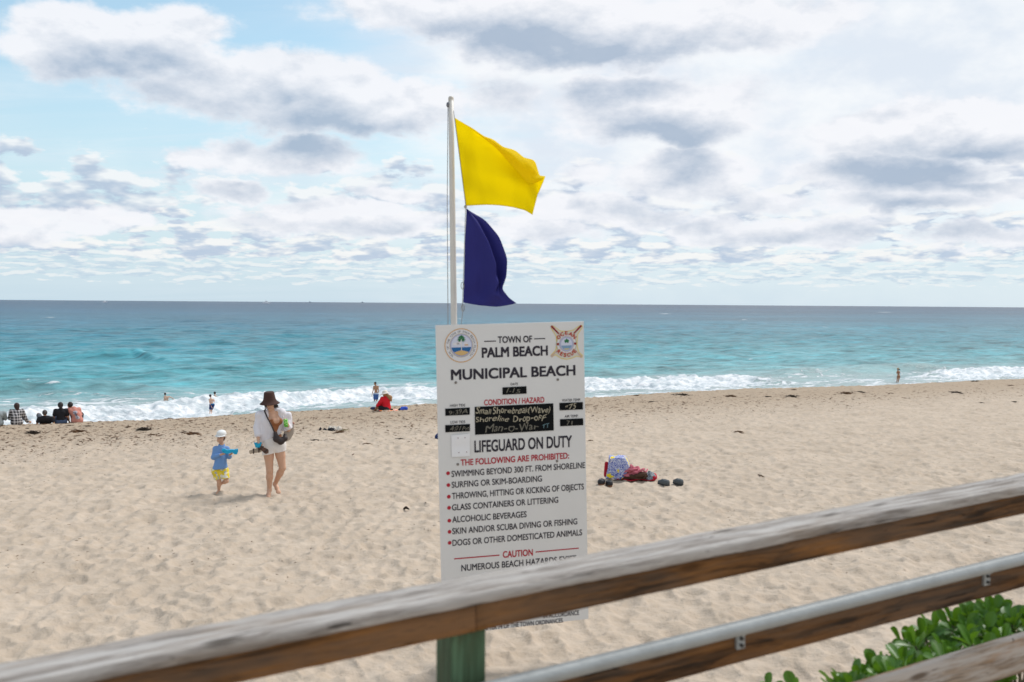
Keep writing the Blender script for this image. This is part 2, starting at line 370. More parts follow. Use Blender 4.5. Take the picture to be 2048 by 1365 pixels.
class MB:
    def __init__(s): s.v = []; s.f = []
    def add(s, vs, fs):
        n = len(s.v); s.v += [tuple(q) for q in vs]; s.f += [tuple(i+n for i in f) for f in fs]
    def box(s, a, b, ch=0.):
        x0, y0, z0 = a; x1, y1, z1 = b
        if ch <= 0:
            s.add([(x0,y0,z0),(x1,y0,z0),(x1,y1,z0),(x0,y1,z0),(x0,y0,z1),(x1,y0,z1),(x1,y1,z1),(x0,y1,z1)],
                  [(0,3,2,1),(4,5,6,7),(0,1,5,4),(1,2,6,5),(2,3,7,6),(3,0,4,7)]); return
        bm = bmesh.new(); r = bmesh.ops.create_cube(bm, size=1)
        for v in bm.verts: v.co = Vector(((x0+x1)/2+v.co.x*(x1-x0), (y0+y1)/2+v.co.y*(y1-y0), (z0+z1)/2+v.co.z*(z1-z0)))
        bmesh.ops.bevel(bm, geom=list(bm.edges), offset=ch, segments=2, profile=.6, affect='EDGES')
        bm.verts.index_update(); s.add([v.co[:] for v in bm.verts], [[v.index for v in f.verts] for f in bm.faces]); bm.free()
    def tube(s, pts, rad, n=8, cap=True):
        pts = [Vector(p) for p in pts]; rs = rad if isinstance(rad, (list, tuple)) else [rad]*len(pts)
        base = len(s.v); prev = None
        for i, p in enumerate(pts):
            d = (pts[min(i+1, len(pts)-1)]-pts[max(i-1, 0)]).normalized()
            a = d.orthogonal().normalized() if prev is None else (prev-d*prev.dot(d)).normalized()
            prev = a; c = d.cross(a)
            for k in range(n):
                t = 2*math.pi*k/n; s.v.append(tuple(p+(a*math.cos(t)+c*math.sin(t))*rs[i]))
        for i in range(len(pts)-1):
            for k in range(n):
                s.f.append((base+i*n+k, base+i*n+(k+1) % n, base+(i+1)*n+(k+1) % n, base+(i+1)*n+k))
        if cap:
            s.f.append(tuple(base+k for k in range(n))[::-1]); s.f.append(tuple(base+(len(pts)-1)*n+k for k in range(n)))
    def lathe(s, prof, n=24, c=(0, 0, 0), mtx=None, sx=1., sy=1.):
        base = len(s.v); mtx = mtx or Matrix.Identity(3)
        for r, z in prof:
            for k in range(n):
                t = 2*math.pi*k/n; s.v.append(tuple(Vector(c)+mtx @ Vector((r*math.cos(t)*sx, r*math.sin(t)*sy, z))))
        for i in range(len(prof)-1):
            for k in range(n):
                s.f.append((base+i*n+k, base+i*n+(k+1) % n, base+(i+1)*n+(k+1) % n, base+(i+1)*n+k))
    def ball(s, c, r, n=10, mtx=None):
        r = (r, r, r) if not isinstance(r, (tuple, list)) else r
        prof = [(max(1e-4, math.sin(math.pi*i/n)), -math.cos(math.pi*i/n)) for i in range(n+1)]
        base = len(s.v); s.lathe(prof, n+4)
        for i in range(base, len(s.v)):
            q = Vector(s.v[i]); q = Vector((q.x*r[0], q.y*r[1], q.z*r[2]))
            if mtx: q = mtx @ q
            s.v[i] = tuple(q+Vector(c))
    def build(s, name, mat, parent=None, smooth=True): return mesh_obj(name, s.v, s.f, mat, parent, smooth)
def grid_mesh(name, X, Y, Z, mat, attrs=None):
    nr, nc = X.shape; me = bpy.data.meshes.new(name)
    v = np.stack([X, Y, Z], -1).reshape(-1, 3).astype(np.float32)
    idx = np.arange(nr*nc).reshape(nr, nc)
    a = idx[:-1, :-1].ravel(); b_ = idx[:-1, 1:].ravel(); c = idx[1:, 1:].ravel(); d = idx[1:, :-1].ravel()
    f = np.stack([a, b_, c, d], 1).astype(np.int32)
    me.vertices.add(len(v)); me.vertices.foreach_set('co', v.ravel())
    me.loops.add(f.size); me.loops.foreach_set('vertex_index', f.ravel())
    me.polygons.add(len(f)); me.polygons.foreach_set('loop_start', np.arange(0, f.size, 4, dtype=np.int32))
    me.polygons.foreach_set('loop_total', np.full(len(f), 4, np.int32)); me.polygons.foreach_set('use_smooth', np.ones(len(f), bool))
    me.update(calc_edges=True)
    for k, q in (attrs or {}).items():
        at = me.attributes.new(k, 'FLOAT', 'POINT'); at.data.foreach_set('value', q.ravel().astype(np.float32))
    me.materials.append(mat); return link(bpy.data.objects.new(name, me))
def angles(n):
    # az measured from +Y, clockwise; winding so that normals point up
    fine = np.linspace(R(38), R(-38), n); rest = np.linspace(R(-38), R(-322), 70)[1:]
    return np.concatenate([fine, rest])

# ------------------------------------------------------------------ sand
A = angles(760)
r = np.concatenate([np.linspace(.3, 5.4, 16), np.exp(np.linspace(math.log(5.5), math.log(110), 820)), np.exp(np.linspace(math.log(112), math.log(6000), 30))])
AA, RR = np.meshgrid(A, r); X = np.sin(AA)*RR; Y = np.cos(AA)*RR
Z = sand_h(X, Y)
far = sstep(RR, 90, 110); Z = Z*(1-far)+base_h(X, Y)*far
tag(grid_mesh('sand', X, Y, Z, m_sand()), 'pale beige trampled beach sand sloping down to the sea', kind='structure')

# ------------------------------------------------------------------ sea
A = angles(760)
inv = np.linspace(7.8*F/50, .62, 520); r = np.concatenate([7.8*F/inv])
AA, RR = np.meshgrid(A, r); X = np.sin(AA)*RR; Y = np.cos(AA)*RR
s_ = X*NX+Y*NY; t_ = X*TX+Y*TY
gap = np.gradient(r)[:, None]*np.ones_like(X)
Z = np.zeros_like(X)
for i in range(46):
    lam = math.exp(random.uniform(math.log(1.1), math.log(34))); th = random.gauss(0, .55)
    kx, ky = math.sin(th)*2*math.pi/lam, math.cos(th)*2*math.pi/lam
    amp = .0085*lam**.75
    wgt = sstep(lam/gap, 1.6, 3.2)
    ph = t_*kx + s_*ky + random.random()*6.28
    ph = ph + 1.2*perlin(t_/(lam*3), s_/(lam*3), i)
    Z += wgt*amp*(np.exp(np.sin(ph)-1)*2.2-1.0)
Z *= .35+.65*sstep(s_, 75, 120)
foam = np.zeros_like(X); churn = np.zeros_like(X)
def ridge(pts, Aamp, back, front, foamw, fstr):
    """a wave crest through points given by where its foot is seen; returns nothing, edits Z and foam"""
    global Z, foam, churn
    q = []
    for px, py in pts:
        p, k = sea_pt(px, py); q.append((p.x*TX+p.y*TY, p.x*NX+p.y*NY))
    q.sort(); tt = np.array([a for a, _ in q]); ss = np.array([b_ for _, b_ in q])
    s0 = np.interp(t_, tt, ss) + .7*perlin(t_*.22, t_*0+3.3, 31) + .25*perlin(t_*.9, t_*0+5.1, 32)
    end = sstep(t_, tt[0]-4, tt[0]+5)*(1-sstep(t_, tt[-1]-5, tt[-1]+4))
    am = Aamp*(1+.5*perlin(t_*.16, t_*0+8.3, 33)+.35*perlin(t_*.7, t_*0+1.3, 34))*end
    u = s_-s0
    prof = np.where(u > 0, np.exp(-(u/back)**2), np.exp(-(np.abs(u)/front)**2.2))
    lump = 0
    if foamw > 0:
        fz = np.exp(-np.clip(u, 0, None)**2/.35)*(1-sstep(-u, foamw*.6, foamw*1.3))
        foam = np.maximum(foam, fstr*fz*end)
        lump = fz*end*(.24*perlin(t_*.55, s_*.8, 37)+.26*perlin(t_*1.4, s_*1.6, 35)+.20*perlin(t_*3.1, s_*3.3, 36))
    Z = Z + am*prof + lump
# the two breaking waves and the swells behind
ridge([(-900,890),(-500,868),(0,848),(200,834),(330,826),(420,816),(600,804),(740,788),(800,790),(880,786),(1000,782),(1180,774),(1300,771),(1480,763),(1540,764)], .72, 2.4, 1.5, 4.6, 1.0)
ridge([(1830,756),(1950,750),(2048,745),(2300,735),(2700,720)], .75, 2.2, 1.6, 5.5, 1.0)
ridge([(60,797),(150,790),(240,800)], .35, 2.5, 2., 1.5, .55)
ridge([(-300,800),(0,786),(100,782),(230,781),(330,783)], .75, 3.2, 2.0, 0, 0)
ridge([(1560,752),(1650,746),(1780,741),(1900,739)], .8, 3.0, 2.0, 0, 0)
ridge([(1850,728),(1950,724),(2048,720),(2300,715)], .6, 3.4, 2.4, 0, 0)
ridge([(900,752),(1250,742),(1500,737)], .4, 4., 3., 0, 0)
ridge([(120,718),(260,714),(330,722)], .9, 5., 3.5, 0, 0)
# thin sheets of foam and churned shallows between the breakers and the sand
sh = 1-sstep(s_, 72, 84)
foam = np.maximum(foam, sh*(.52+.50*perlin(t_*.13, s_*.5, 41)))
foam = np.maximum(foam, (1-sstep(s_, 82, 92))*sstep(-(t_+38), -16, 6)*(.50+.3*perlin(t_*.1, s_*.4, 42)))
foam = np.maximum(foam, (1-sstep(s_, 84, 98))*(.34+.42*perlin(t_*.07, s_*.35, 45)))
churn = (1-sstep(s_, 76, 98))*(.72+.4*perlin(t_*.06, s_*.15, 43)); churn = np.clip(churn, 0, .95)
for px, py, w, h in [(536,607.6,5,14),(213,605.8,3,14),(100,635,3.2,2.5),(85,637,1.5,2),(1190,640,2,2),(1488,640,2.5,3),(730,634,1,2),(262,670,1.2,1),(920,638,2,2),(520,660,1,1.),(1770,625,6,6),(1330,628,4,5),(60,762,4,1.2),(25,768,5,1.5),(110,783,7,1.2),(45,790,6,1.5),(20,806,6,1.6),(1080,716,2,1.),(1500,720,2,1),(700,655,1.2,1.5),(380,640,1.5,2),(1650,655,2,2)]:
    p, k = sea_pt(px, py); t0 = p.x*TX+p.y*TY; s0 = p.x*NX+p.y*NY; sc = k/80
    w_ = w*3.4*k/F; h_ = min(h*k*k/(7.8*F)*.55, 4*w_)
    a0 = math.atan2(p.x, p.y); u_ = (np.arctan2(X, Y)-a0)*k; v_ = np.hypot(X, Y)-math.hypot(p.x, p.y)
    foam = np.maximum(foam, (.74 if py > 690 else .85)*np.exp(-(u_/w_)**2-(v_/h_)**2))
tag(grid_mesh('sea', X, Y, Z+SEA, m_sea(), {'foam': np.clip(foam, 0, 1), 'churn': churn}), 'turquoise sea with breaking white surf', kind='structure')

# ------------------------------------------------------------------ wooden railing of the ramp
e1 = ray(4864, 424).normalized(); e2 = Vector((-e1.y, e1.x, 0)).normalized(); e3 = e1.cross(e2)
RO = W(1024, 1171, 2.84)
RM = Matrix((e1, e2, e3)).transposed().to_4x4(); RM.translation = RO; RMi = RM.inverted()
def rail_loc(px, py, ypl):
    o = RMi @ EYE; d = RMi.to_3x3() @ ray(px, py); k = (ypl-o.y)/d.y; return o+d*k
def rail_loc_z(px, py, z):
    o = RMi @ EYE; d = RMi.to_3x3() @ ray(px, py); k = (z-o.z)/d.z; return o+d*k
railing = empty('ramp_railing', (0, 0, 0), 'weathered wooden ramp railing crossing the foreground with a metal handrail', 'railing'); railing.matrix_world = RM
wood_top = m_wood('weathered_wood', (.17, .145, .125), (.37, .34, .31), (.27, .225, .185), (.50, .48, .46), .6)
wood_brn = m_wood('brown_wood', (.026, .015, .008), (.16, .075, .027), (.27, .12, .035), (.13, .095, .07), .45)
wood_low = m_wood('greyed_brown_wood', (.17, .12, .08), (.36, .27, .19), (.34, .19, .09), (.46, .42, .38), .85)
def board(name, x0, x1, y0, y1, z0, z1, mat, parent=railing, ch=.006, jit=.0015, n=120, seed=0):
    prof = [(y0+ch, z0), (y1-ch, z0), (y1-ch*.3, z0+ch*.3), (y1, z0+ch), (y1, z1-ch), (y1-ch*.3, z1-ch*.3), (y1-ch, z1), (y0+ch, z1), (y0+ch*.3, z1-ch*.3), (y0, z1-ch), (y0, z0+ch), (y0+ch*.3, z0+ch*.3)]
    xs = np.linspace(x0, x1, n+1); k = len(prof); vs = []
    for j, (yy, zz) in enumerate(prof):
        dy = perlin(xs*3.1+seed, xs*0+j*.37+seed, 50)*jit*2 + perlin(xs*17., xs*0+j*.9+seed, 51)*jit
        dz = perlin(xs*2.7+seed+5, xs*0+j*.37, 52)*jit*2 + perlin(xs*19., xs*0+j*.9+seed, 53)*jit
        vs.append(np.stack([xs, yy+dy, zz+dz], -1))
    vs = np.stack(vs, 1).reshape(-1, 3).tolist()
    fs = [(i*k+j, (i+1)*k+j, (i+1)*k+(j+1) % k, i*k+(j+1) % k) for i in range(n) for j in range(k)]
    fs += [tuple(range(k)), tuple(n*k+j for j in range(k))[::-1]]
    o = mesh_obj(name, vs, fs, mat, parent, True); o.data.shade_smooth()
    return o
xl = rail_loc(-500, 1300, 0).x; xr = 9.0
capw = rail_loc_z(1200, 1103, 0).y
zf = rail_loc(1200, 1212, .02).z
tag(board('top_rail_cap', xl, xr, 0, capw, -.038, 0, wood_top, ch=.007, jit=.003, n=260, seed=1), 'flat weathered grey cap board of the railing')
xj = rail_loc(953, 1240, .02).x
board('rail_board', xl, xj-.0015, .02, .058, zf, -.039, wood_brn, seed=2)
board('rail_board', xj+.0015, xr, .02, .058, zf+.001, -.039, wood_brn, seed=7)
pr = .0235; pc = rail_loc(1200, 1310, -.03); zpipe = pc.z-pr
zm = rail_loc(1470, 1330, .02).z
board('rail_board', xl, xr, .02, .058, zm, zpipe-.020, wood_brn, seed=12, n=200)
zb1 = rail_loc(2048, 1272, .0).z; zb0 = rail_loc(2048, 1346, .0).z
board('rail_board', -1.2, xr, -.0, .038, zb0, zb1, wood_low, seed=19, n=200)
galv = simple('galvanised_steel', (.34, .36, .36), .55, .25, 14, .2, 90, metal=.35, spec=.4)
mb = MB(); mb.tube([(x, -.03, zpipe) for x in np.linspace(xl, xr, 90)], pr, 20); hp = mb.build('handrail', galv, railing)
for px in (1470, 1965, 2560, 860):
    xb = rail_loc(px, 1280, .02).x
    m2 = MB(); m2.box((xb-.002, .008, zpipe-.088), (xb+.032, .0195, zpipe-.012), .002); m2.box((xb+.004, -.006, zpipe-.040), (xb+.026, .0085, zpipe-.016), .002)
    m2.tube([(xb+.012, .01, zpipe-.03), (xb+.012, -.02, zpipe-.02)], .006, 8)
    br = m2.build('handrail_bracket', galv, railing, False)
    for zz in (-.052, -.075):
        m3 = MB(); m3.tube([(xb+.015, .008, zpipe+zz), (xb+.015, -.001, zpipe+zz)], .0065, 6); m3.build('bolt', simple('dark_bolt', (.08, .08, .08), .5, metal=.8), br, False)
def m_post():
    m, b, p = newmat('green_treated_wood'); o = b.n('ShaderNodeTexCoord').outputs['Object']
    g = b.noise(b.v('MULTIPLY', o, (30., 30., 2.)), 1., 5., .6); g2 = b.noise(b.v('MULTIPLY', o, (9., 9., 3.)), 1., 4., .6)
    c = b.mix(b.ss(g, .35, .65), (.045, .085, .04), (.10, .19, .105)); c = b.mix(b.ss(g2, .5, .7, 0., .6), c, (.07, .075, .035))
    b._set(p.inputs['Base Color'], c); p.inputs['Roughness'].default_value = .8
    bn = b.n('ShaderNodeBump', {'Strength': .5, 'Distance': .004, 'Height': g}); b._set(p.inputs['Normal'], bn.outputs[0]); return m
pm = m_post()
xp = rail_loc(936, 1300, .075).x
for k in (-2, -1, 0, 1, 2, 3):
    x0 = xp+k*2.85
    if k >= 1: x0 = xp+2.95+(k-1)*2.85
    c = RM @ Vector((x0, .115, zf+.03)); zg = float(base_h(c.x, c.y))-.1
    mb = MB(); mb.box((-.055, -.055, zg-c.z), (.055, .055, 0), .006)
    po = mb.build('post', pm, None, False); po.matrix_world = Matrix.Translation(c) @ Matrix.Rotation(math.atan2(e1.y, e1.x), 4, 'Z')
    po.parent = railing; po.matrix_parent_inverse = RMi.copy(); po['label'] = 'square green treated timber post'

# ------------------------------------------------------------------ beach notice board
yaw = R(16.2); tilt = R(1.6)
_su = Vector((math.cos(yaw), math.sin(yaw), 0)); su = _su*math.cos(tilt)+Vector((0, 0, 1))*math.sin(tilt); sv = Vector((0, 0, 1))*math.cos(tilt)-_su*math.sin(tilt)
sn = su.cross(sv)   # towards the camera
SC = W(1028.5, 953, 7.93)
SM = Matrix((su, -sn, sv)).transposed().to_4x4(); SM.translation = SC; SMi = SM.inverted()
def sl_(px, py):
    o = SMi @ EYE; d = SMi.to_3x3() @ ray(px, py); k = -o.y/d.y; q = o+d*k; return Vector((q.x, 0, q.z))
sign = empty('beach_notice_board', (0, 0, 0), 'tall white beach notice board with town seal, chalk panels and list of prohibited activities', 'sign'); sign.matrix_world = SM
white = simple('sign_white', (.70, .695, .68), .5, .05, 3)
mb = MB(); mb.box((-.61, 0, -1.22), (.61, .012, 1.22), .003); mb.build('sign_panel', white, sign, False)
gm = simple('grey_post_paint', (.45, .45, .44), .6)
for x in (-.40, .40):
    q = SM @ Vector((x, .06, -1.1)); zg = float(base_h(q.x, q.y))
    mb = MB(); mb.box((x-.045, .0135, -1.22-(q.z-.12-zg)-.15 if x < 0 else -1.15), (x+.045, .1, 1.0), .005); mb.build('sign_post', wood_low, sign, False)
for px, py in ((911.5, 765.5), (1115.5, 759.5), (915.5, 929), (1114, 922.5)):
    q = sl_(px, py); mb = MB(); mb.lathe([(.011, 0), (.010, .004), (.005, .006), (.0001, .0065)], 12, (q.x, -.0005, q.z), Matrix.Rotation(R(90), 3, 'X')); mb.build('bolt', simple('bolt_head', (.22, .20, .18), .5, metal=.5), sign)
black = simple('print_black', (.022, .018, .03), .6, .0); red = simple('print_red', (.42, .012, .03), .6, .0)
chalk = simple('chalk_marker', (.42, .38, .28), .8, .25, 60); chalkb = simple('chalk_blue', (.14, .24, .27), .8, .1); chalkdim = simple('chalk_faint', (.16, .15, .12), .8, .3, 60)
FONT = None
def text_mesh(txt, bold=.0, shear=0.):
    c = bpy.data.curves.new('tmp', 'FONT'); c.body = txt; c.size = 1; c.shear = shear; c.resolution_u = 4; c.fill_mode = 'BOTH'
    o = bpy.data.objects.new('tmp', c); COL.objects.link(o); bpy.context.view_layer.update()
    dg = bpy.context.evaluated_depsgraph_get(); me = bpy.data.meshes.new_from_object(o.evaluated_get(dg))
    bpy.data.objects.remove(o); bpy.data.curves.remove(c)
    v = np.array([q.co[:] for q in me.vertices]); f = [tuple(p.vertices) for p in me.polygons]; bpy.data.meshes.remove(me)
    v[:, 0] -= v[:, 0].min()
    if bold > .001:   # heavier strokes: copies set off by a hair's breadth in all directions, each a sheet of its own
        n0 = len(v); vv = []; ff = []
        for i, (dx, dy) in enumerate(((0, 0), (bold, bold), (-bold, bold), (bold, -bold), (-bold, -bold))):
            w_ = v.copy(); w_[:, 0] += dx; w_[:, 1] += dy*.8; w_[:, 2] = i; vv.append(w_); ff += [tuple(q+i*n0 for q in g) for g in f]
        v = np.concatenate(vv); f = ff; v[:, 0] -= v[:, 0].min()
    return v, f
CAP = .729
def lettering(txt, x0, yb0, x1, yb1, cap, mat=None, bold=.012, lift=.0015, shear=0., name='lettering', arcless=True):
    """printed line from (x0,yb0) to (x1,yb1) on the sign face, capital height cap, all as seen in the photo"""
    a = sl_(x0, yb0); b_ = sl_(x1, yb1); d = b_-a; L = d.length; d.normalize(); up_ = Vector((-d.z, 0, d.x))
    mid = ((x0+x1)/2, (yb0+yb1)/2); hgt = (sl_(mid[0], mid[1]-cap)-sl_(*mid)).length
    v, f = text_mesh(txt, bold, shear)
    if name == 'handwriting':   # a hand does not keep an even line, size or slant
        ph = len(txt)*1.7+x0*.1; q0 = v[:, 0].copy(); v[:, 1] = v[:, 1]*(1+.13*np.sin(q0*2.3+ph)+.09*np.sin(q0*5.1+ph*2))+.05*np.sin(q0*1.9+ph)+.035*np.sin(q0*7.3+ph)
        v[:, 0] = q0+.06*np.sin(q0*4.1+ph)+.16*np.sin(q0*1.3+ph)*v[:, 1]; v[:, 0] -= v[:, 0].min()
    sx = L/v[:, 0].max(); sy = hgt/CAP
    vs = [a+d*(q[0]*sx)+up_*(q[1]*sy)+Vector((0, -lift-.00012*q[2], 0)) for q in v]
    return mesh_obj(name, vs, f, mat or black, sign, False)
def bar(x0, y0, x1, y1, wpx, mat, lift=.0015, name='printed_rule'):
    a = sl_(x0, y0); b_ = sl_(x1, y1); h = wpx/251/2
    l = Vector((0, -lift, 0)); u = Vector((0, 0, h)); return mesh_obj(name, [a-u+l, b_-u+l, b_+u+l, a+u+l], [(0, 1, 2, 3)], mat, sign, False)
def c1(x, y): return 860+x/5.459, 630+y/5.459
def c2(x, y): return 860+x/5.459, 860+y/5.459
def c3(x, y): return 860+x/4.788, 1080+y/4.788
def L(txt, cf, x0, y0, x1, y1, cap, **k):
    k['bold'] = k.get('bold', .012)*1.5+.008 if k.get('name') is None else .004
    a = cf(x0, y0); b_ = cf(x1, y1); s = cf(0, 100)[1]-cf(0, 0)[1]
    return lettering(txt, *a, *b_, cap*s/100, **k)
L('TOWN OF', c1, 740, 308, 1115, 298, 74); bar(*c1(590, 291), *c1(720, 287), 2.0, black); bar(*c1(1135, 263), *c1(1257, 259), 2.0, black)
L('PALM BEACH', c1, 565, 466, 1287, 440, 108, bold=.02)
L('MUNICIPAL BEACH', c1, 228, 711, 1588, 657, 114, bold=.016)
L('DATE', c1, 880, 770, 960, 768, 28, bold=0)
L('CONDITION / HAZARD', c1, 590, 988, 1248, 955, 62, mat=red)
L('HIGH TIDE', c1, 218, 1006, 385, 1000, 30, bold=0); L('LOW TIDE', c1, 225, 1188, 385, 1182, 30, bold=0)
L('WATER TEMP.', c1, 1440, 949, 1645, 942, 30, bold=0); L('AIR TEMP.', c1, 1470, 1124, 1620, 1118, 30, bold=0)
chb = simple('chalkboard_black', (.006, .007, .008), .6, .2, 8, spec=.08)
def cboard(pts):
    q = [sl_(*c1(*p)) for p in pts]; f = Vector((0, -.004, 0)); k = Vector((0, .001, 0))
    return mesh_obj('chalk_panel', [p+f for p in q]+[p-k for p in q], [(3, 2, 1, 0), (0, 1, 5, 4), (1, 2, 6, 5), (2, 3, 7, 6), (3, 0, 4, 7)], chb, sign, False)
cboard([(790, 793), (1052, 780), (1054, 860), (792, 873)]); cboard([(487, 1005), (1345, 966), (1350, 1262), (492, 1310)])
cboard([(165, 1025), (433, 1012), (433, 1090), (168, 1103)]); cboard([(165, 1205), (435, 1192), (435, 1270), (168, 1283)])
cboard([(1412, 962), (1667, 953), (1668, 1033), (1414, 1043)]); cboard([(1418, 1140), (1670, 1130), (1672, 1205), (1420, 1217)])
hk = dict(lift=.006, bold=-.004, shear=.18, name='handwriting')
L('1-15', c1, 830, 856, 985, 850, 52, mat=chalkdim, **hk); L('9:39A', c1, 205, 1088, 410, 1078, 50, mat=chalkdim, **hk); L('4:01Pm', c1, 215, 1268, 428, 1256, 50, mat=chalkdim, **hk)
L('°75', c1, 1475, 1034, 1595, 1028, 58, mat=chalk, **hk); L('71', c1, 1490, 1200, 1555, 1197, 55, mat=chalkdim, **hk)
L('Small Shorebreak(Wave)', c1, 495, 1084, 1310, 1064, 70, mat=chalk, **hk); L('Shoreline', c1, 497, 1166, 860, 1158, 62, mat=chalk, **hk)
L('Drop-oFF', c1, 905, 1166, 1275, 1150, 72, mat=chalk, **hk); L('Man-O-War', c1, 600, 1280, 1185, 1254, 78, mat=chalkdim, **hk); L('TT', c1, 1222, 1234, 1300, 1230, 44, mat=chalkb, **hk)
L('LIFEGUARD ON DUTY', c2, 485, 246, 1550, 184, 130, bold=.012)
L('THE FOLLOWING ARE PROHIBITED:', c2, 335, 391, 1518, 312, 68, mat=red)
for txt, x0, y0, x1, y1, bx, by in (('SWIMMING BEYOND 300 FT. FROM SHORELINE', 235, 515, 1693, 416, 197, 475), ('SURFING OR SKIM-BOARDING', 237, 634, 1222, 563, 201, 604),
    ('THROWING, HITTING OR KICKING OF OBJECTS', 240, 756, 1680, 650, 205, 731), ('GLASS CONTAINERS OR LITTERING', 240, 881, 1400, 795, 208, 852),
    ('ALCOHOLIC BEVERAGES', 243, 1013, 1055, 952, 211, 992), ('SKIN AND/OR SCUBA DIVING OR FISHING', 243, 1140, 1608, 1030, 213, 1114),
    ('DOGS OR OTHER DOMESTICATED ANIMALS', 245, 1268, 1660, 1150, 214, 1234)):
    L(txt, c2, x0, y0, x1, y1, 68, bold=.006)
    q = sl_(*c2(bx, by)); mb = MB(); mb.lathe([(.0001, .0016), (.0152, .0015)], 20, q, Matrix.Rotation(R(90), 3, 'X')); mb.build('bullet_dot', red, sign, False)
L('CAUTION', c3, 697, 172, 985, 149, 64, mat=red); bar(*c3(230, 183), *c3(665, 147), 2.3, red); bar(*c3(1010, 117), *c3(1425, 80), 2.3, red)
L('NUMEROUS BEACH HAZARDS EXIST', c3, 300, 300, 1400, 205, 62, bold=.006)
L('IN ACCORDANCE', c3, 1085, 752, 1427, 718, 44, bold=.006); L('CHAPTER 74 OF THE TOWN ORDINANCES.', c3, 455, 872, 1278, 790, 44, bold=.006)
q = [sl_(*c2(*p)) for p in ((231, 60), (434, 42), (434, 286), (235, 298))]; pw = simple('paper_white', (.80, .80, .81), .6, .02)
vs = []; n = 8
for j in range(n+1):
    for i in range(n+1):
        u, v_ = i/n, j/n; p = (q[0]*(1-u)+q[1]*u)*(1-v_)+(q[3]*(1-u)+q[2]*u)*v_
        vs.append(p+Vector((0, -.005-.006*math.sin(u*3)*math.sin(v_*4+1)**2, 0)))
mesh_obj('taped_paper', vs, [(j*(n+1)+i, (j+1)*(n+1)+i, (j+1)*(n+1)+i+1, j*(n+1)+i+1) for j in range(n) for i in range(n)], pw, sign)
for x, y in ((303, 88), (378, 84), (312, 247), (396, 240)):
    p = sl_(*c2(x, y)); mb = MB(); mb.lathe([(.0001, .014), (.004, .012)], 8, p, Matrix.Rotation(R(90), 3, 'X')); mb.build('pin', simple('pin_dark', (.20, .05, .08), .5), sign)
# emblems
def disc(c, r, mat, lift, name, r0=0., n=48, a0=0., a1=360., parent=None, sq=1.):
    vs = []; k = n+1
    for i in range(k):
        t = R(a0+(a1-a0)*i/n); u = Vector((math.cos(t), 0, math.sin(t)))
        vs += [c+u*r+Vector((0, -lift, 0)), c+u*r0+Vector((0, -lift, 0))]
    return mesh_obj(name, vs, [(2*i, 2*i+1, 2*i+3, 2*i+2) for i in range(n)], mat, parent or sign, False)
def poly(c, pts, mat, lift, name, parent=None):
    return mesh_obj(name, [c+Vector((x, -lift, z)) for x, z in pts], [tuple(range(len(pts)))], mat, parent or sign, False)
def arc_text(txt, c, r, h, a0, a1, mat, lift, parent, bold=.01, flip=False):
    """letters spread from angle a0 to a1 (degrees, screen) round c; flip = read along the bottom"""
    n = len(txt); vs = []; fs = []
    for i, ch in enumerate(txt):
        if ch == ' ': continue
        t = R(a0+(a1-a0)*(i+.5)/n); o = Vector((math.cos(t), 0, math.sin(t))); rgt = Vector((math.sin(t), 0, -math.cos(t)))
        if flip: o, rgt = -o, -rgt
        v, f = text_mesh(ch, bold); wv = v[:, 0].max(); s = h/CAP; w_ = abs(R(a1-a0))*r/n*.80/max(wv, .3)
        w_ = min(w_, s*1.1); base = Vector((math.cos(t), 0, math.sin(t)))*r
        k0 = len(vs)
        for q in v: vs.append(c+base+rgt*((q[0]-wv/2)*w_)+o*((q[1]-CAP/2)*s)+Vector((0, -lift-.00012*q[2], 0)))
        fs += [tuple(j+k0 for j in g) for g in f]
    return mesh_obj('lettering', vs, fs, mat, parent, False)
def pm_(name, col): return simple(name, col, .6, 0.)
c = sl_(*c1(341, 335)); r = (sl_(*c1(522, 330))-sl_(*c1(158, 343))).length/2
seal = disc(c, r, pm_('seal_tan', (.60, .34, .13)), .0015, 'town_seal')
disc(c, r*.945, pm_('seal_white', (.68, .68, .70)), .002, 'seal_ring', parent=seal); disc(c, r*.70, pm_('seal_gold', (.50, .40, .18)), .0024, 'seal_ring', parent=seal)
disc(c, r*.675, pm_('seal_lilac', (.42, .43, .58)), .0028, 'seal_sky', parent=seal)
disc(c, r*.60, pm_('seal_sky_light', (.60, .63, .74)), .0031, 'seal_sky', parent=seal)
rr = r*.60
poly(c, [(rr*math.cos(R(a)), rr*math.sin(R(a))) for a in range(190, 351, 8)], pm_('seal_blue', (.01, .12, .33)), .0035, 'seal_sea', seal)
poly(c, [(rr*.98*math.cos(R(a)), rr*.98*math.sin(R(a))) for a in range(222, 319, 8)]+[(rr*.35, -rr*.55), (0, -rr*.46), (-rr*.35, -rr*.55)], pm_('seal_sand', (.62, .42, .18)), .0039, 'seal_island', seal)
poly(c, [(-r*.015, -r*.28), (r*.03, -r*.28), (r*.025, r*.40), (-r*.005, r*.40)], pm_('seal_trunk', (.75, .72, .66)), .0043, 'seal_palm_trunk', seal)
mbs = []; pts = []
for k, a in enumerate((-10, 25, 60, 90, 125, 155, 190, 215, -35, 235, -60)):
    ca, sa = math.cos(R(a)), math.sin(R(a)); l = r*.27
    base = Vector((r*.01, -.0046, r*.40)); tip = base+Vector((ca*l, 0, sa*l*.8-abs(ca)*l*.25)); md = base+Vector((ca*l*.55, 0, sa*l*.6+l*.05)); w_ = Vector((-sa, 0, ca))*r*.045
    n0 = len(pts); pts += [c+base, c+md+w_, c+tip, c+md-w_]; mbs.append((n0, n0+1, n0+2, n0+3))
mesh_obj('seal_palm_fronds', pts, mbs, pm_('seal_green', (.02, .16, .06)), seal, False)
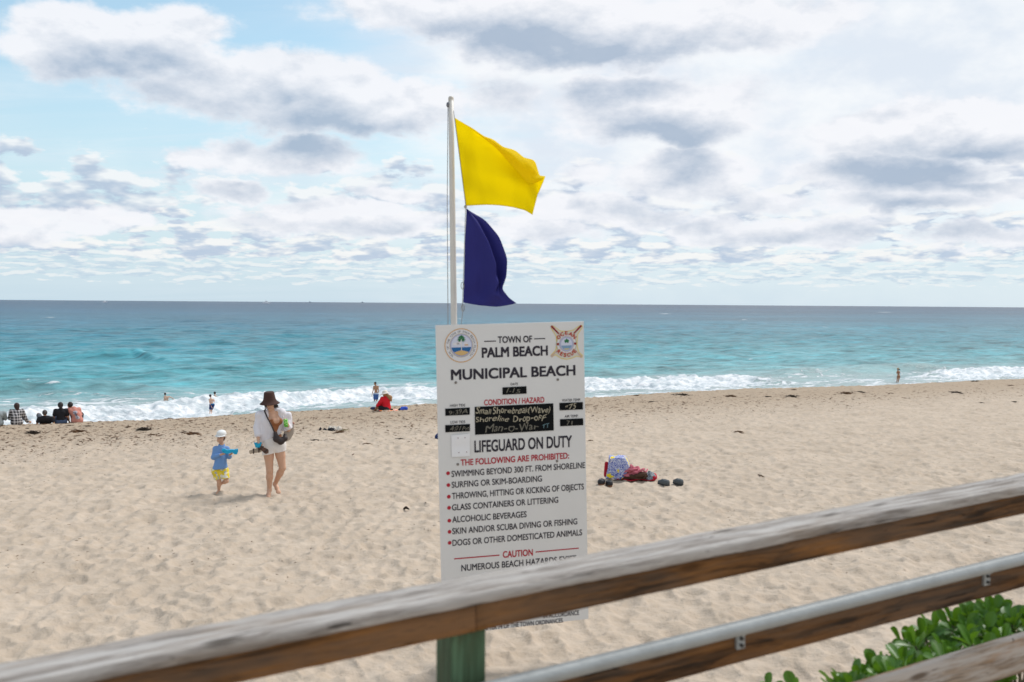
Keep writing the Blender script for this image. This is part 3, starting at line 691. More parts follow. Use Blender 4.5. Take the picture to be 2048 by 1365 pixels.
for x, z, rx, rz in ((-.3, .10, .2, .08), (-.15, .14, .14, .09), (.3, .02, .14, .035), (.28, .12, .12, .06)):
    poly(c, [(r*(x+rx*math.cos(R(a))), r*(z+rz*math.sin(R(a)))) for a in range(0, 360, 24)], pm_('seal_cloud', (.72, .70, .72)) if x != .3 else pm_('seal_orange', (.62, .35, .12)), .0037, 'seal_cloud', seal)
arc_text('SEAL OF THE TOWN OF PALM BEACH FLORIDA', c, r*.815, r*.13, 232, -52, black, .0026, seal, bold=.0)
# rescue emblem: ring buoy over crossed oars
c = sl_(*c1(1489, 318)); k = (sl_(*c1(1589, 318))-c).length; Yel = pm_('emblem_yellow', (.72, .55, .10)); Red2 = pm_('emblem_red', (.45, .03, .015)); Dr = pm_('oar_red', (.26, .015, .02))
def P_(x, y): q = sl_(*c1(x, y))-c; return (q.x, q.z)
em = poly(c, [P_(*p) for p in ((1318, 120), (1345, 118), (1420, 172), (1490, 178), (1560, 165), (1630, 118), (1660, 112), (1665, 140), (1615, 215), (1608, 330), (1625, 400), (1668, 445), (1660, 470), (1600, 455), (1540, 480), (1490, 490), (1430, 480), (1370, 440), (1325, 468), (1318, 440), (1368, 385), (1380, 320), (1375, 240), (1320, 150))], Yel, .0015, 'rescue_emblem')
poly(c, [P_(*p) for p in ((1326, 126), (1343, 124), (1420, 180), (1490, 186), (1560, 173), (1632, 126), (1652, 118), (1657, 140), (1608, 212), (1600, 330), (1617, 402), (1658, 448), (1654, 462), (1600, 447), (1540, 472), (1490, 482), (1430, 472), (1370, 431), (1330, 460), (1326, 442), (1376, 387), (1388, 320), (1383, 238), (1327, 148))], pm_('emblem_pale', (.62, .60, .52)), .002, 'emblem_ground', em)
for a, b_ in (((1322, 122), (1655, 462)), ((1652, 118), (1322, 458))):
    A0, B0 = Vector((*P_(*a), 0)), Vector((*P_(*b_), 0)); d = (B0-A0).normalized(); nn = Vector((-d.y, d.x, 0))
    def q4(t0, t1, w0, w1):
        p0 = A0+(B0-A0)*t0; p1 = A0+(B0-A0)*t1; return [tuple((p0+nn*w0)[:2]), tuple((p0-nn*w0)[:2]), tuple((p1-nn*w1)[:2]), tuple((p1+nn*w1)[:2])]
    poly(c, q4(.02, .98, .0035, .0035), pm_('oar_shaft', (.55, .35, .28)), .0024, 'oar_shaft', em); poly(c, q4(.0, .25, .0085, .006), Dr, .0028, 'oar_blade', em)
    poly(c, q4(.84, 1., .003, .010), pm_('oar_tip', (.55, .40, .32)), .0028, 'oar_handle', em)
disc(c, k*1.12, pm_('buoy_ring', (.50, .45, .28)), .0032, 'ring_buoy', parent=em); disc(c, k*1.03, pm_('seal_white', (.7, .7, .7)), .0035, 'ring_buoy', r0=k*.82, parent=em)
disc(c, k*.78, pm_('seal_lilac', (.4, .4, .5)), .0038, 'emblem_seal', parent=em); disc(c, k*.60, pm_('seal_sky_light', (.6, .6, .7)), .0041, 'emblem_seal', parent=em)
poly(c, [(k*.6*math.cos(R(a)), k*.6*math.sin(R(a))) for a in range(195, 346, 10)], pm_('emblem_blue', (.20, .33, .48)), .0044, 'emblem_sea', em)
poly(c, [(k*.55*math.cos(R(a)), k*.58*math.sin(R(a))) for a in range(235, 306, 10)], Yel, .0047, 'emblem_island', em); poly(c, [(k*(.02+.26*math.cos(R(a))), k*(.30+.2*math.sin(R(a))*(1+.4*math.sin(R(a*5))))) for a in range(0, 360, 18)], pm_('seal_green', (.02, .16, .06)), .0047, 'emblem_palm', em)
arc_text('OCEAN', c, k*1.12, k*.42, 152, 28, Red2, .0052, em, bold=.03); arc_text('RESCUE', c, k*1.12, k*.42, 212, 328, Red2, .0052, em, bold=.03, flip=True)
for a in (0, 180): poly(c, [(k*(.94*math.cos(R(a))+.12*x), k*.12*z) for x, z in ((-1, -1), (1, -1), (1, 1), (-1, 1))], Dr, .0048, 'emblem_cross', em)

# ------------------------------------------------------------------ flagpole and flags
PD = 8.02
pole = empty('flagpole', W(908, 650, PD), 'slim white flagpole rising behind the notice board with its halyard', 'flagpole')
def rel(o, p): return Vector(p)-o.location
pt, pb = W(902, 196, PD), W(908, 650, PD); pdn = pb+(pb-pt)*.75
zg = float(base_h(pdn.x, pdn.y))-.1; pe = pt+(pb-pt)*((pt.z-zg)/(pt.z-pb.z))
mb = MB(); N_ = 14; mb.tube([rel(pole, pt.lerp(pe, i/N_)) for i in range(N_+1)], [.021+.012*i/N_ for i in range(N_+1)], 18)
mb.build('pole_shaft', simple('pole_white_paint', (.66, .63, .58), .45, .12, 5, .1), pole)
mb = MB(); mb.lathe([(.0001, .012), (.016, .010), (.022, 0), (.022, -.03)], 16, rel(pole, pt)); mb.build('pole_cap', simple('cap_beige', (.52, .48, .42), .5), pole)
mb = MB(); mb.ball(rel(pole, W(896, 210, PD-.01)), (.014, .010, .022), 8); mb.build('pulley', simple('pulley_grey', (.18, .18, .2), .4, metal=.6), pole)
rope = simple('rope_grey', (.34, .33, .32), .9)
mb = MB(); mb.tube([rel(pole, W(896, 212, PD-.01)), rel(pole, W(894.5, 400, PD-.01)), rel(pole, W(896, 650, PD-.0)), rel(pole, W(899, 760, PD+.1))], .0032, 6); mb.build('halyard', rope, pole)
mb = MB(); mb.tube([rel(pole, W(*p, PD-.06)) for p in ((907, 222), (909, 236), (921, 330), (931, 408), (931, 420), (928, 520), (925, 606), (926, 622), (922, 650), (921, 700))], .0028, 6); mb.build('halyard', rope, pole)
mb = MB()
hkm = simple('hook_steel', (.3, .3, .28), .4, metal=.7)
for px, py in ((925, 572), (926, 616)): mb = MB(); mb.tube([rel(pole, W(px+3*math.cos(a), py+7*math.sin(a), PD-.07)) for a in np.linspace(0, 6.28, 14)], .003, 6); mb.build('snap_hook', hkm, pole)
mb = MB(); mb.ball(rel(pole, W(931, 414, PD-.07)), (.012, .01, .014), 8); mb.build('rope_knot', rope, pole)
def interp(path, n):
    path = [np.array(p, float) for p in path]; d = [0.]
    for a, b_ in zip(path[:-1], path[1:]): d.append(d[-1]+np.linalg.norm(b_[:2]-a[:2]))
    t = np.linspace(0, d[-1], n); return np.stack([np.interp(t, d, [p[i] for p in path]) for i in range(len(path[0]))], 1)
def smooth_arr(a, it=3):
    for _ in range(it):
        b_ = a.copy(); b_[1:-1] = (a[:-2]+2*a[1:-1]+a[2:])/4; a = b_
    return a
def flag_from(name, rows, mat, label, n=60):
    """rows: list of (profile polylines of (px, py, dy)) lofted; every profile resampled to n points"""
    m_ = 48; P = np.stack([smooth_arr(interp(r_, n), 2) for r_ in rows]); t0 = np.linspace(0, 1, len(rows)); t1 = np.linspace(0, 1, m_)
    Q = np.zeros((m_, n, 3))
    for j in range(n):
        for c_ in range(3): Q[:, j, c_] = np.interp(t1, t0, P[:, j, c_])
    for j in range(n): Q[:, j] = smooth_arr(Q[:, j], 2)
    o0 = W(Q[0, 0, 0], Q[0, 0, 1], PD-.06); vs = []
    for i in range(m_):
        for j in range(n):
            wv = .006*math.sin(i*.35+j*.12)+.004*math.sin(i*.11-j*.3)
            vs.append(W(Q[i, j, 0], Q[i, j, 1], PD-.06+Q[i, j, 2]+wv)-o0)
    fs = [(i*n+j, i*n+j+1, (i+1)*n+j+1, (i+1)*n+j) for i in range(m_-1) for j in range(n-1)]
    o = mesh_obj(name, vs, fs, mat); o.location = o0
    md = o.modifiers.new('thickness', 'SOLIDIFY'); md.thickness = .0015
    return tag(o, label, 'flag')
def m_flag(name, col, tr):
    m, b, p = newmat(name); o = b.n('ShaderNodeTexCoord').outputs['Object']
    c = b.mix(b.noise(o, 5., 3., .5), tuple(q*.92 for q in col), col)
    b._set(p.inputs['Base Color'], c); p.inputs['Roughness'].default_value = .7; p.inputs['Specular IOR Level'].default_value = .2
    t = b.n('ShaderNodeBsdfTranslucent'); b._set(t.inputs[0], c); mx = b.n('ShaderNodeMixShader'); mx.inputs[0].default_value = tr
    Lk = m.node_tree.links; Lk.new(p.outputs[0], mx.inputs[1]); Lk.new(t.outputs[0], mx.inputs[2])
    ou = [q for q in m.node_tree.nodes if q.type == 'OUTPUT_MATERIAL'][0]; Lk.new(mx.outputs[0], ou.inputs[0])
    bn = b.n('ShaderNodeBump', {'Strength': .25, 'Distance': .006, 'Height': b.noise(b.v('MULTIPLY', o, (6., 6., 10.)), 1., 3., .5)}); b._set(p.inputs['Normal'], bn.outputs[0])
    return m
# columns of the yellow flag: free edge of the folded flap -> fold -> lower hem
tops = [(909,234),(926,244),(945,255),(985,276),(1030,298),(1070,318),(1091,352)]
flap = [(909.5,236),(927,248),(948,262),(992,296),(1026,334),(1058,371),(1083,361)]
bots = [(932,412),(952,411),(972,410),(998,411),(1026,415),(1050,421),(1065,430)]
fz = [.0, -.015, -.03, -.08, -.12, -.13, -.08]; dzs = [0, .02, .04, .02, -.03, -.02, .03]
cols_ = []
for a, f_, b_, z_, q_ in zip(tops, flap, bots, fz, dzs):
    mid = ((a[0]*.5+b_[0]*.5)-(3 if a is not tops[0] else 0), a[1]*.5+b_[1]*.5)
    cols_.append([(f_[0], f_[1], z_), (a[0]*.6+f_[0]*.4, a[1]*.6+f_[1]*.4, z_*1.1), (a[0], a[1], z_*.4), (a[0]*.85+b_[0]*.15, a[1]*.85+b_[1]*.15, .015), (mid[0], mid[1], q_), (b_[0], b_[1], q_*.6)])
flag_from('yellow_flag', cols_, m_flag('yellow_cloth', (1., .86, .002), .68), 'yellow warning flag with a folded corner, upper of the two on the pole')
rows_ = [  # purple flag, top to bottom: hoist -> front panel -> crease -> back panel -> fly
 [(933,417,0),(934,418,0),(935,419,0),(936,420,0),(937,421,0)],
 [(932,445,0),(945,445,-.02),(958,448,-.03),(957,446,.03),(970,440,.04)],
 [(930,480,0),(955,482,-.02),(979,486,-.06),(972,484,.05),(999,474,.03)],
 [(929,520,0),(960,524,.0),(994,530,-.09),(983,530,.06),(1015,518,.0)],
 [(928,555,0),(962,560,.02),(1000,566,-.10),(992,564,.05),(1013,554,-.02)],
 [(927,582,0),(960,588,.03),(997,590,-.07),(996,586,-.02),(1004,578,-.03)],
 [(926.5,596,0),(958,602,.03),(990,604,-.02),(1003,600,-.03),(1018,596,-.02)],
 [(926,606,0),(958,611,.03),(992,614,.0),(1010,612,.0),(1033,607,.0)]]
flag_from('purple_flag', rows_, m_flag('purple_cloth', (.040, .040, .235), .25), 'dark purple warning flag hanging below the yellow flag')

# ------------------------------------------------------------------ soft bodies: blended limbs turned into one surface
def sdf_mesh(prims, vox, k=.02, cuts=(), subs=(), wrinkle=0.):
    """prims: ('c', a, b, ra, rb) tapered limb or ('e', centre, radii[, rotation]); smooth union, then surface nets"""
    lo = np.array([1e9]*3); hi = -lo; ext = []
    for p in prims:
        if p[0] == 'c':
            a, b_ = np.array(p[1]), np.array(p[2]); r_ = max(p[3], p[4]); l, h = np.minimum(a, b_)-r_, np.maximum(a, b_)+r_
        else:
            r_ = max(p[2]); l, h = np.array(p[1])-r_, np.array(p[1])+r_
        ext.append((l, h)); lo = np.minimum(lo, l); hi = np.maximum(hi, h)
    lo = lo-k-3*vox; n = np.ceil((hi+k+3*vox-lo)/vox).astype(int)+1
    ax = [lo[i]+vox*np.arange(n[i]) for i in range(3)]; big_ = .25
    D = np.full(tuple(n), big_, np.float32)
    def dist(p, G):
        if p[0] == 'c':
            a = np.array(p[1]); ab = np.array(p[2])-a; L2 = max(float(ab@ab), 1e-9)
            q = [G[i]-a[i] for i in range(3)]; t = np.clip((q[0]*ab[0]+q[1]*ab[1]+q[2]*ab[2])/L2, 0, 1)
            return np.sqrt(sum((q[i]-t*ab[i])**2 for i in range(3))) - (p[3]+(p[4]-p[3])*t)
        c_ = p[1]; q = [G[i]-c_[i] for i in range(3)]
        if len(p) > 3:
            Rm = np.array(p[3]).T; q = [sum(Rm[i][j]*q[j] for j in range(3)) for i in range(3)]
        k0 = np.sqrt(sum((q[i]/p[2][i])**2 for i in range(3))); k1 = np.sqrt(sum((q[i]/p[2][i]**2)**2 for i in range(3)))+1e-9
        return k0*(k0-1)/k1
    for p, (l, h) in zip(prims, ext):
        i0 = np.maximum(((l-k-2*vox-lo)/vox).astype(int), 0); i1 = np.minimum(np.ceil((h+k+2*vox-lo)/vox).astype(int)+1, n)
        sl3 = tuple(slice(i0[i], i1[i]) for i in range(3)); G = np.ix_(*[ax[i][i0[i]:i1[i]] for i in range(3)])
        d = np.broadcast_to(dist(p, G), D[sl3].shape); a = D[sl3]; hh = np.clip(.5+.5*(a-d)/k, 0, 1)
        D[sl3] = a*(1-hh)+d*hh-k*hh*(1-hh)
    G = np.ix_(*ax)
    for p in subs: D = np.maximum(D, -np.broadcast_to(dist(p, G), D.shape))
    for nv, c_ in cuts: D = np.maximum(D, nv[0]*G[0]+nv[1]*G[1]+nv[2]*G[2]-c_)
    D[0] = D[-1] = big_; D[:, 0] = D[:, -1] = big_; D[:, :, 0] = D[:, :, -1] = big_
    neg = D < 0; C = tuple(q-1 for q in D.shape); acc = np.zeros(C+(3,), np.float32); cnt = np.zeros(C, np.float32)
    def sl2(o): return tuple(slice(o[i], o[i]+C[i]) for i in range(3))
    for ax_ in range(3):
        oth = [i for i in range(3) if i != ax_]
        for u in (0, 1):
            for w_ in (0, 1):
                o0 = [0, 0, 0]; o0[oth[0]] = u; o0[oth[1]] = w_; o1 = list(o0); o1[ax_] = 1
                d0, d1 = D[sl2(o0)], D[sl2(o1)]; m = (d0 < 0) != (d1 < 0); t = np.where(m, d0/np.where(m, d0-d1, 1), 0)
                for i in range(3): acc[..., i] += m*(o0[i] if i != ax_ else t)
                cnt += m
    act = cnt > 0; ids = -np.ones(C, int); ids[act] = np.arange(act.sum())
    idx = np.argwhere(act); V = (idx+acc[act]/cnt[act][:, None])*vox+lo; Fs = []
    for ax_ in range(3):
        o1, o2 = [(1, 2), (2, 0), (0, 1)][ax_]
        a = neg.take(range(0, D.shape[ax_]-1), ax_); b_ = neg.take(range(1, D.shape[ax_]), ax_)
        e = np.argwhere(a != b_); e = e[(e[:, o1] > 0) & (e[:, o2] > 0)]; fl = a[tuple(e.T)]
        def g(d1, d2): q = e.copy(); q[:, o1] -= d1; q[:, o2] -= d2; return ids[tuple(q.T)]
        Q = np.stack([g(1, 1), g(0, 1), g(0, 0), g(1, 0)], 1); Q[~fl] = Q[~fl][:, ::-1]; Fs.append(Q)
    Fs = np.concatenate(Fs); Fs = Fs[(Fs >= 0).all(1)]
    if wrinkle:
        w_ = sum(np.sin(V@rng.normal(0, 1, 3)*f+rng.random()*6) for f in (14, 22, 30, 38))/4
        nrm = V-V.mean(0); nrm /= np.linalg.norm(nrm, axis=1)[:, None]+1e-9; V = V+nrm*w_[:, None]*wrinkle
    return V, Fs
def soft(name, prims, mat, parent, vox, **kw):
    V, Fs = sdf_mesh(prims, vox, **kw)
    me = bpy.data.meshes.new(name); me.vertices.add(len(V)); me.vertices.foreach_set('co', V.astype(np.float32).ravel())
    me.loops.add(Fs.size); me.loops.foreach_set('vertex_index', Fs.astype(np.int32).ravel()); me.polygons.add(len(Fs))
    me.polygons.foreach_set('loop_start', np.arange(0, Fs.size, 4, dtype=np.int32)); me.polygons.foreach_set('loop_total', np.full(len(Fs), 4, np.int32))
    me.polygons.foreach_set('use_smooth', np.ones(len(Fs), bool)); me.update(calc_edges=True); me.materials.append(mat)
    return link(bpy.data.objects.new(name, me), parent)
def V3(p): return Vector(p)
def lerp(a, b_, t): return tuple(V3(a).lerp(V3(b_), t))
def off(a, x=0, y=0, z=0): return (a[0]+x, a[1]+y, a[2]+z)
def hand(w, d, palm, sc=1., curl=.5, fr=.0085, thumb=1):
    """palm, four unequal bent fingers and a thumb from the palm's side"""
    w, d, palm = V3(w), V3(d).normalized(), V3(palm).normalized(); ac = d.cross(palm).normalized(); palm = ac.cross(d); P = []
    k = w+d*.085*sc
    for o in (-1, 0, 1): P.append(('c', tuple(w+d*.01*sc+ac*o*.014*sc), tuple(k+ac*o*.026*sc), .015*sc, .013*sc))
    for i, ln in enumerate((.072, .080, .074, .058)):
        o = (i-1.5)*.0195*sc; b0 = k+ac*o*thumb; dd = (d*math.cos(curl*.7)+palm*math.sin(curl*.7)); m = b0+dd*ln*.52*sc
        d2 = d*math.cos(curl*1.9)+palm*math.sin(curl*1.9); P.append(('c', tuple(b0), tuple(m), fr, fr*.95)); P.append(('c', tuple(m), tuple(m+d2*ln*.5*sc), fr*.95, fr*.8))
    b0 = w+d*.03*sc-ac*.022*sc*thumb; m = b0+(d*.6-ac*.65*thumb+palm*.3).normalized()*.042*sc
    P.append(('c', tuple(b0), tuple(m), fr*1.25, fr*1.1)); P.append(('c', tuple(m), tuple(m+(d*.9+palm*.45-ac*.1*thumb).normalized()*.032*sc), fr*1.1, fr*.85)); return P
def rotto(f):
    """rotation taking -Y (face forward) to f"""
    f = V3(f).normalized(); x = f.cross(Vector((0, 0, 1))).normalized()*-1; 
    y = -f; z = x.cross(y); return Matrix((x, y, z)).transposed()
def head_prims(c, f, s=1., long=1.):
    m = rotto(f); q = lambda x, y, z: tuple(V3(c)+m @ Vector((x*s, y*s, z*s)))
    return [('e', q(0, .008, .018), (.076*s, .092*s, .092*s), m), ('e', q(0, -.018, -.045), (.054*s, .062*s, .066*s), m), ('c', q(0, -.088, .0), q(0, -.104, -.026), .008*s, .013*s),
            ('c', q(-.079, .012, -.01), q(-.078, .018, .018), .009*s, .013*s), ('c', q(.079, .012, -.01), q(.078, .018, .018), .009*s, .013*s),
            ('c', q(-.022, -.078, -.050), q(.022, -.078, -.050), .009*s, .009*s), ('c', q(0, -.062, -.085), q(0, -.06, -.088), .022*s, .022*s), ('c', q(-.035, -.074, .028), q(.035, -.074, .028), .012*s, .012*s)]
def face_parts(c, f, s, parent, lip=(.35, .12, .10)):
    m = rotto(f); q = lambda x, y, z: V3(c)+m @ Vector((x*s, y*s, z*s))
    for sx in (-1, 1):
        mb = MB(); mb.ball(q(sx*.031, -.079, .006), (.013*s, .008*s, .008*s), 8, m); e = mb.build('eye', simple('eye_dark', (.03, .02, .015), .3), parent)
        mb = MB(); mb.tube([q(sx*.016, -.088, .026), q(sx*.032, -.090, .031), q(sx*.048, -.082, .026)], .0045*s, 6); mb.build('eyebrow', simple('brow_dark', (.05, .03, .02), .9), parent)
    mb = MB(); mb.tube([q(-.024, -.083, -.050), q(0, -.090, -.052), q(.024, -.083, -.050)], [.004*s, .0075*s, .004*s], 6); mb.build('mouth', simple('lips', lip, .5), parent)
def leg(h, kn, an, to, s, out=None):
    P = [('c', h, lerp(h, kn, .45), .088*s, .078*s), ('c', lerp(h, kn, .4), kn, .079*s, .056*s), ('c', kn, lerp(kn, an, .35), .052*s, .056*s), ('c', lerp(kn, an, .3), an, .056*s, .034*s)]
    if to is not None:
        P += [('c', an, lerp(an, to, .5), .034*s, .034*s), ('c', lerp(an, to, .45), lerp(an, to, .85), .033*s, .030*s), ('c', off(an, 0, 0, -.02*s), tuple(V3(an)-(V3(to)-V3(an))*.18+Vector((0, 0, -.03*s))), .034*s, .028*s)]
        d = (V3(to)-V3(an)).normalized(); sd = d.cross(Vector((0, 0, 1))).normalized()
        for i in range(5): b0 = V3(lerp(an, to, .86))+sd*(i-2)*.015*s; P.append(('c', tuple(b0), tuple(b0+d*(.035-.004*abs(i-1))*s), .0115*s, .009*s))
    return P
def arm(sh, e, w, s): return [('c', sh, e, .047*s, .038*s), ('c', e, lerp(e, w, .4), .038*s, .036*s), ('c', lerp(e, w, .35), w, .036*s, .024*s)]
def torso(J, s, g=0.):
    n, p = J['neck'], J['pel']; P = []
    sL, sR = J['shL'], J['shR']
    P.append(('c', sL, sR, .050*s+g, .050*s+g)); P.append(('c', n, lerp(n, p, .1), .055*s+g, .07*s+g))
    for h, sh in (('hpL', sL), ('hpR', sR)):
        ch = lerp(lerp(sh, n, .42), p, .22); wa = lerp(lerp(J[h], p, .55), n, .38)
        P.append(('c', ch, wa, .098*s+g, .082*s+g)); P.append(('c', wa, J[h], .082*s+g, .094*s+g))
    P.append(('c', lerp(n, p, .2), lerp(n, p, .72), .090*s+g, .080*s+g))
    P.append(('c', J['hpL'], J['hpR'], .098*s+g, .098*s+g)); return P
def body_prims(J, s, hands=True, face=(0, -1, 0), hs=None, fr=.0085, skip=()):
    hs = hs or s; P = head_prims(J['head'], face, hs); P.append(('c', off(J['head'], 0, .015*s, -.05*hs), J['neck'], .050*hs, .052*s))
    P += torso(J, s)
    for a in 'LR':
        P += arm(J['sh'+a], J['el'+a], J['wr'+a], s)
        d = V3(J['wr'+a])-V3(J['el'+a])
        if hands: P += hand(J['wr'+a], J.get('hd'+a, tuple(d)), J.get('pm'+a, (1 if a == 'L' else -1, .2, 0)), s*J.get('hsz', 1), J.get('curl', .45), max(fr, .0085*s), 1 if a == 'L' else -1)
        P += leg(J['hp'+a], J['kn'+a], J['an'+a], J.get('to'+a), s)
    return P
skin = simple('skin_tan', (.56, .33, .22), .55, .05, 9, sub=.08); skin_l = simple('skin_fair', (.66, .42, .31), .55, .05, 9, sub=.08); skin_d = simple('skin_brown', (.40, .20, .11), .55, .05, 9, sub=.05)
hair_b = simple('hair_black', (.018, .013, .012), .6, .3, 60, .5, 120); hair_blond = simple('hair_blonde', (.36, .20, .09), .7, .3, 50, .6, 90); hair_g = simple('hair_grey', (.07, .06, .055), .7, .3, 60)
def person(px, py, label, cs, cx0, cy0, turn=0., sink=0., depth=None, water=False, group=None):
    """cs, cx0, cy0: scale and ground point of the enlarged view the pose was read from"""
    if water: p, k = sea_pt(px, py)
    else: p, k = ground(px, py)
    o = empty('person', (p.x, p.y, p.z-sink), label, 'person', group, rz=-math.atan2(p.x, p.y)+turn)
    ppm = F/k*cs
    return o, (lambda x, y, d=0.: ((x-cx0)/ppm, d, (cy0-y)/ppm+sink)), k

# ---- woman in the white shirt
o, q, k = person(541, 993, 'woman in brown bucket hat, open white shirt and white shorts walking barefoot on the sand', 5.459, 750, 1278)
wo = o
J = dict(head=q(755, 268, -.02), neck=q(765, 372, .01), shL=q(640, 392, .01), shR=q(868, 372, .01), elL=q(612, 530, -.02), elR=q(938, 520, .03), wrL=q(622, 640, -.12), wrR=q(945, 512, -.14),
         pel=q(785, 690, .02), hpL=q(728, 730, .01), hpR=q(840, 735, .01), knL=q(742, 1000, -.03), knR=q(878, 975, -.02), anL=q(738, 1215, .02), anR=q(800, 1165, .14), toL=q(722, 1292, -.14), toR=q(838, 1250, .0), curl=.9)
J['elR'] = q(940, 560, .06); J['wrR'] = q(935, 500, -.13); J['hdR'] = (-.25, -.25, .9); J['pmR'] = (-1, -.1, .1); J['hdL'] = (.05, -.45, -.8); J['pmL'] = (1, 0, .1)
fc = (-.42, -.85, -.30)
soft('body', body_prims(J, .98, face=fc, hs=.98)+[('e', q(795, 462, -.072), (.056, .046, .056)), ('e', q(840, 458, -.070), (.056, .046, .056)), ('e', q(760, 720, .07), (.09, .08, .10)), ('e', q(815, 720, .07), (.09, .08, .10))], skin, o, .0075, k=.022)
face_parts(J['head'], fc, .98, o)
m = rotto((-.42, -.82, -.12)); hatm = simple('hat_brown', (.060, .028, .022), .9, .15, 40, .5, 160)
hc = V3(q(741, 222, -.012)); mb = MB()
mb.lathe([(.0001, .130), (.04, .129), (.074, .124), (.082, .114), (.092, .05), (.101, .0), (.118, -.030), (.145, -.055), (.162, -.066), (.163, -.070), (.140, -.062), (.112, -.040), (.098, -.012), (.088, .04)], 36, hc, m.to_3x3())
h_ = mb.build('hat', hatm, o)
soft('hair', [('e', tuple(V3(J['head'])+Vector((.01, .03, .0))), (.085, .088, .095)), ('e', q(810, 298, .01), (.04, .05, .028)), ('e', q(700, 292, .0), (.022, .04, .03)), ('e', q(752, 312, .07), (.06, .04, .05))], hair_b, o, .010, k=.02, cuts=[((-.42*1, -.9, -.1), -V3(J['head']).dot(Vector((.42, .9, .1)))+.035)])
suit = simple('swimsuit_brown', (.32, .12, .045), .6, .1, 10)
zs = q(0, 470)[2]
soft('swimsuit', torso(J, .98, .007)+[('e', q(795, 463, -.076), (.062, .050, .062)), ('e', q(840, 459, -.074), (.062, .050, .062))], suit, o, .0085, k=.02, cuts=[((-.15, 0, 1), q(0, 438)[2])], subs=[('c', q(812, 380, -.15), q(818, 505, -.15), .10, .03)])
wh = simple('shirt_white', (.78, .76, .80), .8, .05, 8, .9, 13, trans=.12)
slv = []
for a, e_, w_ in (('shL', 'elL', 'wrL'), ('shR', 'elR', 'wrR')):
    slv += [('c', J[a], J[e_], .062, .062), ('c', J[e_], lerp(J[e_], J[w_], .62), .060, .054)]
slv += [('c', q(940, 400, .03), q(948, 560, .07), .055, .06), ('c', q(935, 480, .0), q(905, 560, -.03), .04, .022)]
soft('shirt', torso(J, .98, .024)+slv+[('c', q(705, 480, -.01), q(672, 680, -.0), .085, .085), ('c', q(872, 460, .05), q(880, 540, .07), .075, .06)], wh, o, .0085, k=.03, wrinkle=.007,
     cuts=[((.42, 0, -1), -q(0, 640)[2]+.42*q(760, 0)[0])], subs=[('c', q(768, 300, -.14), q(795, 400, -.20), .150, .165), ('c', q(795, 400, -.20), q(826, 540, -.20), .165, .135), ('c', q(822, 540, -.20), q(842, 770, -.22), .125, .19)])
soft('collar', [('c', q(676, 345, -.02), q(712, 440, -.10), .015, .007), ('c', q(862, 330, .0), q(890, 430, -.08), .015, .007), ('c', q(700, 322, .03), q(840, 312, .05), .02, .02)], wh, o, .009, k=.02)
shm = simple('shorts_white', (.74, .70, .67), .8, .05, 10, .8, 16)
soft('shorts', [('c', J['hpL'], J['hpR'], .118, .118), ('c', off(J['pel'], 0, 0, .10), J['pel'], .12, .13), ('c', off(J['hpL'], -.0, 0, .06), lerp(J['hpL'], J['knL'], .36), .115, .108), ('c', off(J['hpR'], 0, 0, .06), lerp(J['hpR'], J['knR'], .33), .112, .104), ('e', q(760, 710, .07), (.10, .09, .11)), ('e', q(815, 710, .07), (.10, .09, .11))],
     shm, o, .0085, k=.02, wrinkle=.004, cuts=[((0, 0, 1), q(0, 640)[2]), ((.18, 0, -1), -q(0, 832)[2]-.025)])
mb = MB()
for i in range(1):
    mb.tube([q(700, 335, .07), q(690, 345, -.03), q(722, 420, -.125), q(760, 490, -.15), q(800, 580, -.17)], .011, 8)
    mb.build('bag_strap_piece', simple('strap_dark', (.035, .022, .025), .7), None).name = 'crossbody_strap'
stp = COL.objects['crossbody_strap']; stp.parent = None; bpy.data.objects.remove(stp)
bag = empty('crossbody_bag', o.location, 'dark brown crescent bag slung across the hip of the woman in the white shirt', 'bag', rz=o.rotation_euler.z)
brm = simple('bag_leather', (.030, .019, .018), .5, .15, 14, .2, 80)
mb = MB(); mb.tube([q(700, 332, .07), q(688, 345, -.03), q(722, 420, -.13), q(760, 490, -.155), q(795, 575, -.175)], .012, 8); mb.build('strap', brm, bag)
soft('pouch', [('c', q(800, 580, -.17), q(815, 640, -.18), .03, .055), ('c', q(815, 640, -.18), q(860, 668, -.18), .055, .055), ('c', q(860, 668, -.18), q(900, 640, -.17), .055, .045), ('c', q(905, 640, -.17), q(905, 605, -.15), .040, .028)], brm, bag, .008, k=.02)
can = empty('drink_can', o.location, 'tall green drink can held at chest height by the woman in the white shirt', 'can', rz=o.rotation_euler.z)
ct = q(912, 468, -.20); mb = MB(); Rc = Matrix.Rotation(R(-6), 3, 'Y')
mb.lathe([(.0001, -.066), (.028, -.066), (.034, -.058), (.034, .050), (.027, .064), (.0255, .066), (.0255, .062), (.0001, .061)], 20, ct, Rc)
mb.build('can_body', m_voro('can_print', [(.10, .42, .03), (.20, .62, .08), (.08, .35, .03), (.45, .75, .3)], 60), can)
mb = MB(); mb.lathe([(.0001, .0675), (.009, .0672), (.0095, .0625), (.0001, .062)], 10, tuple(V3(ct)+Rc @ Vector((0, -.006, 0))), Rc); mb.build('pull_tab', simple('aluminium', (.6, .6, .6), .3, metal=.9), can)
cup = empty('beach_bucket', o.location, 'small bright blue crinkled sand bucket in the lowered hand of the woman', 'bucket', rz=o.rotation_euler.z)
bl = simple('bright_blue_plastic', (.0, .36, .62), .35, .05, 10)
mb = MB(); cc = q(620, 705, -.20); n = 28; pr_ = [(.040, -.032), (.046, -.01), (.056, .022), (.064, .040), (.066, .043), (.062, .042), (.052, .02), (.040, -.026), (.0001, -.028)]
mb.lathe([(.0001, -.033)]+pr_, n, cc)
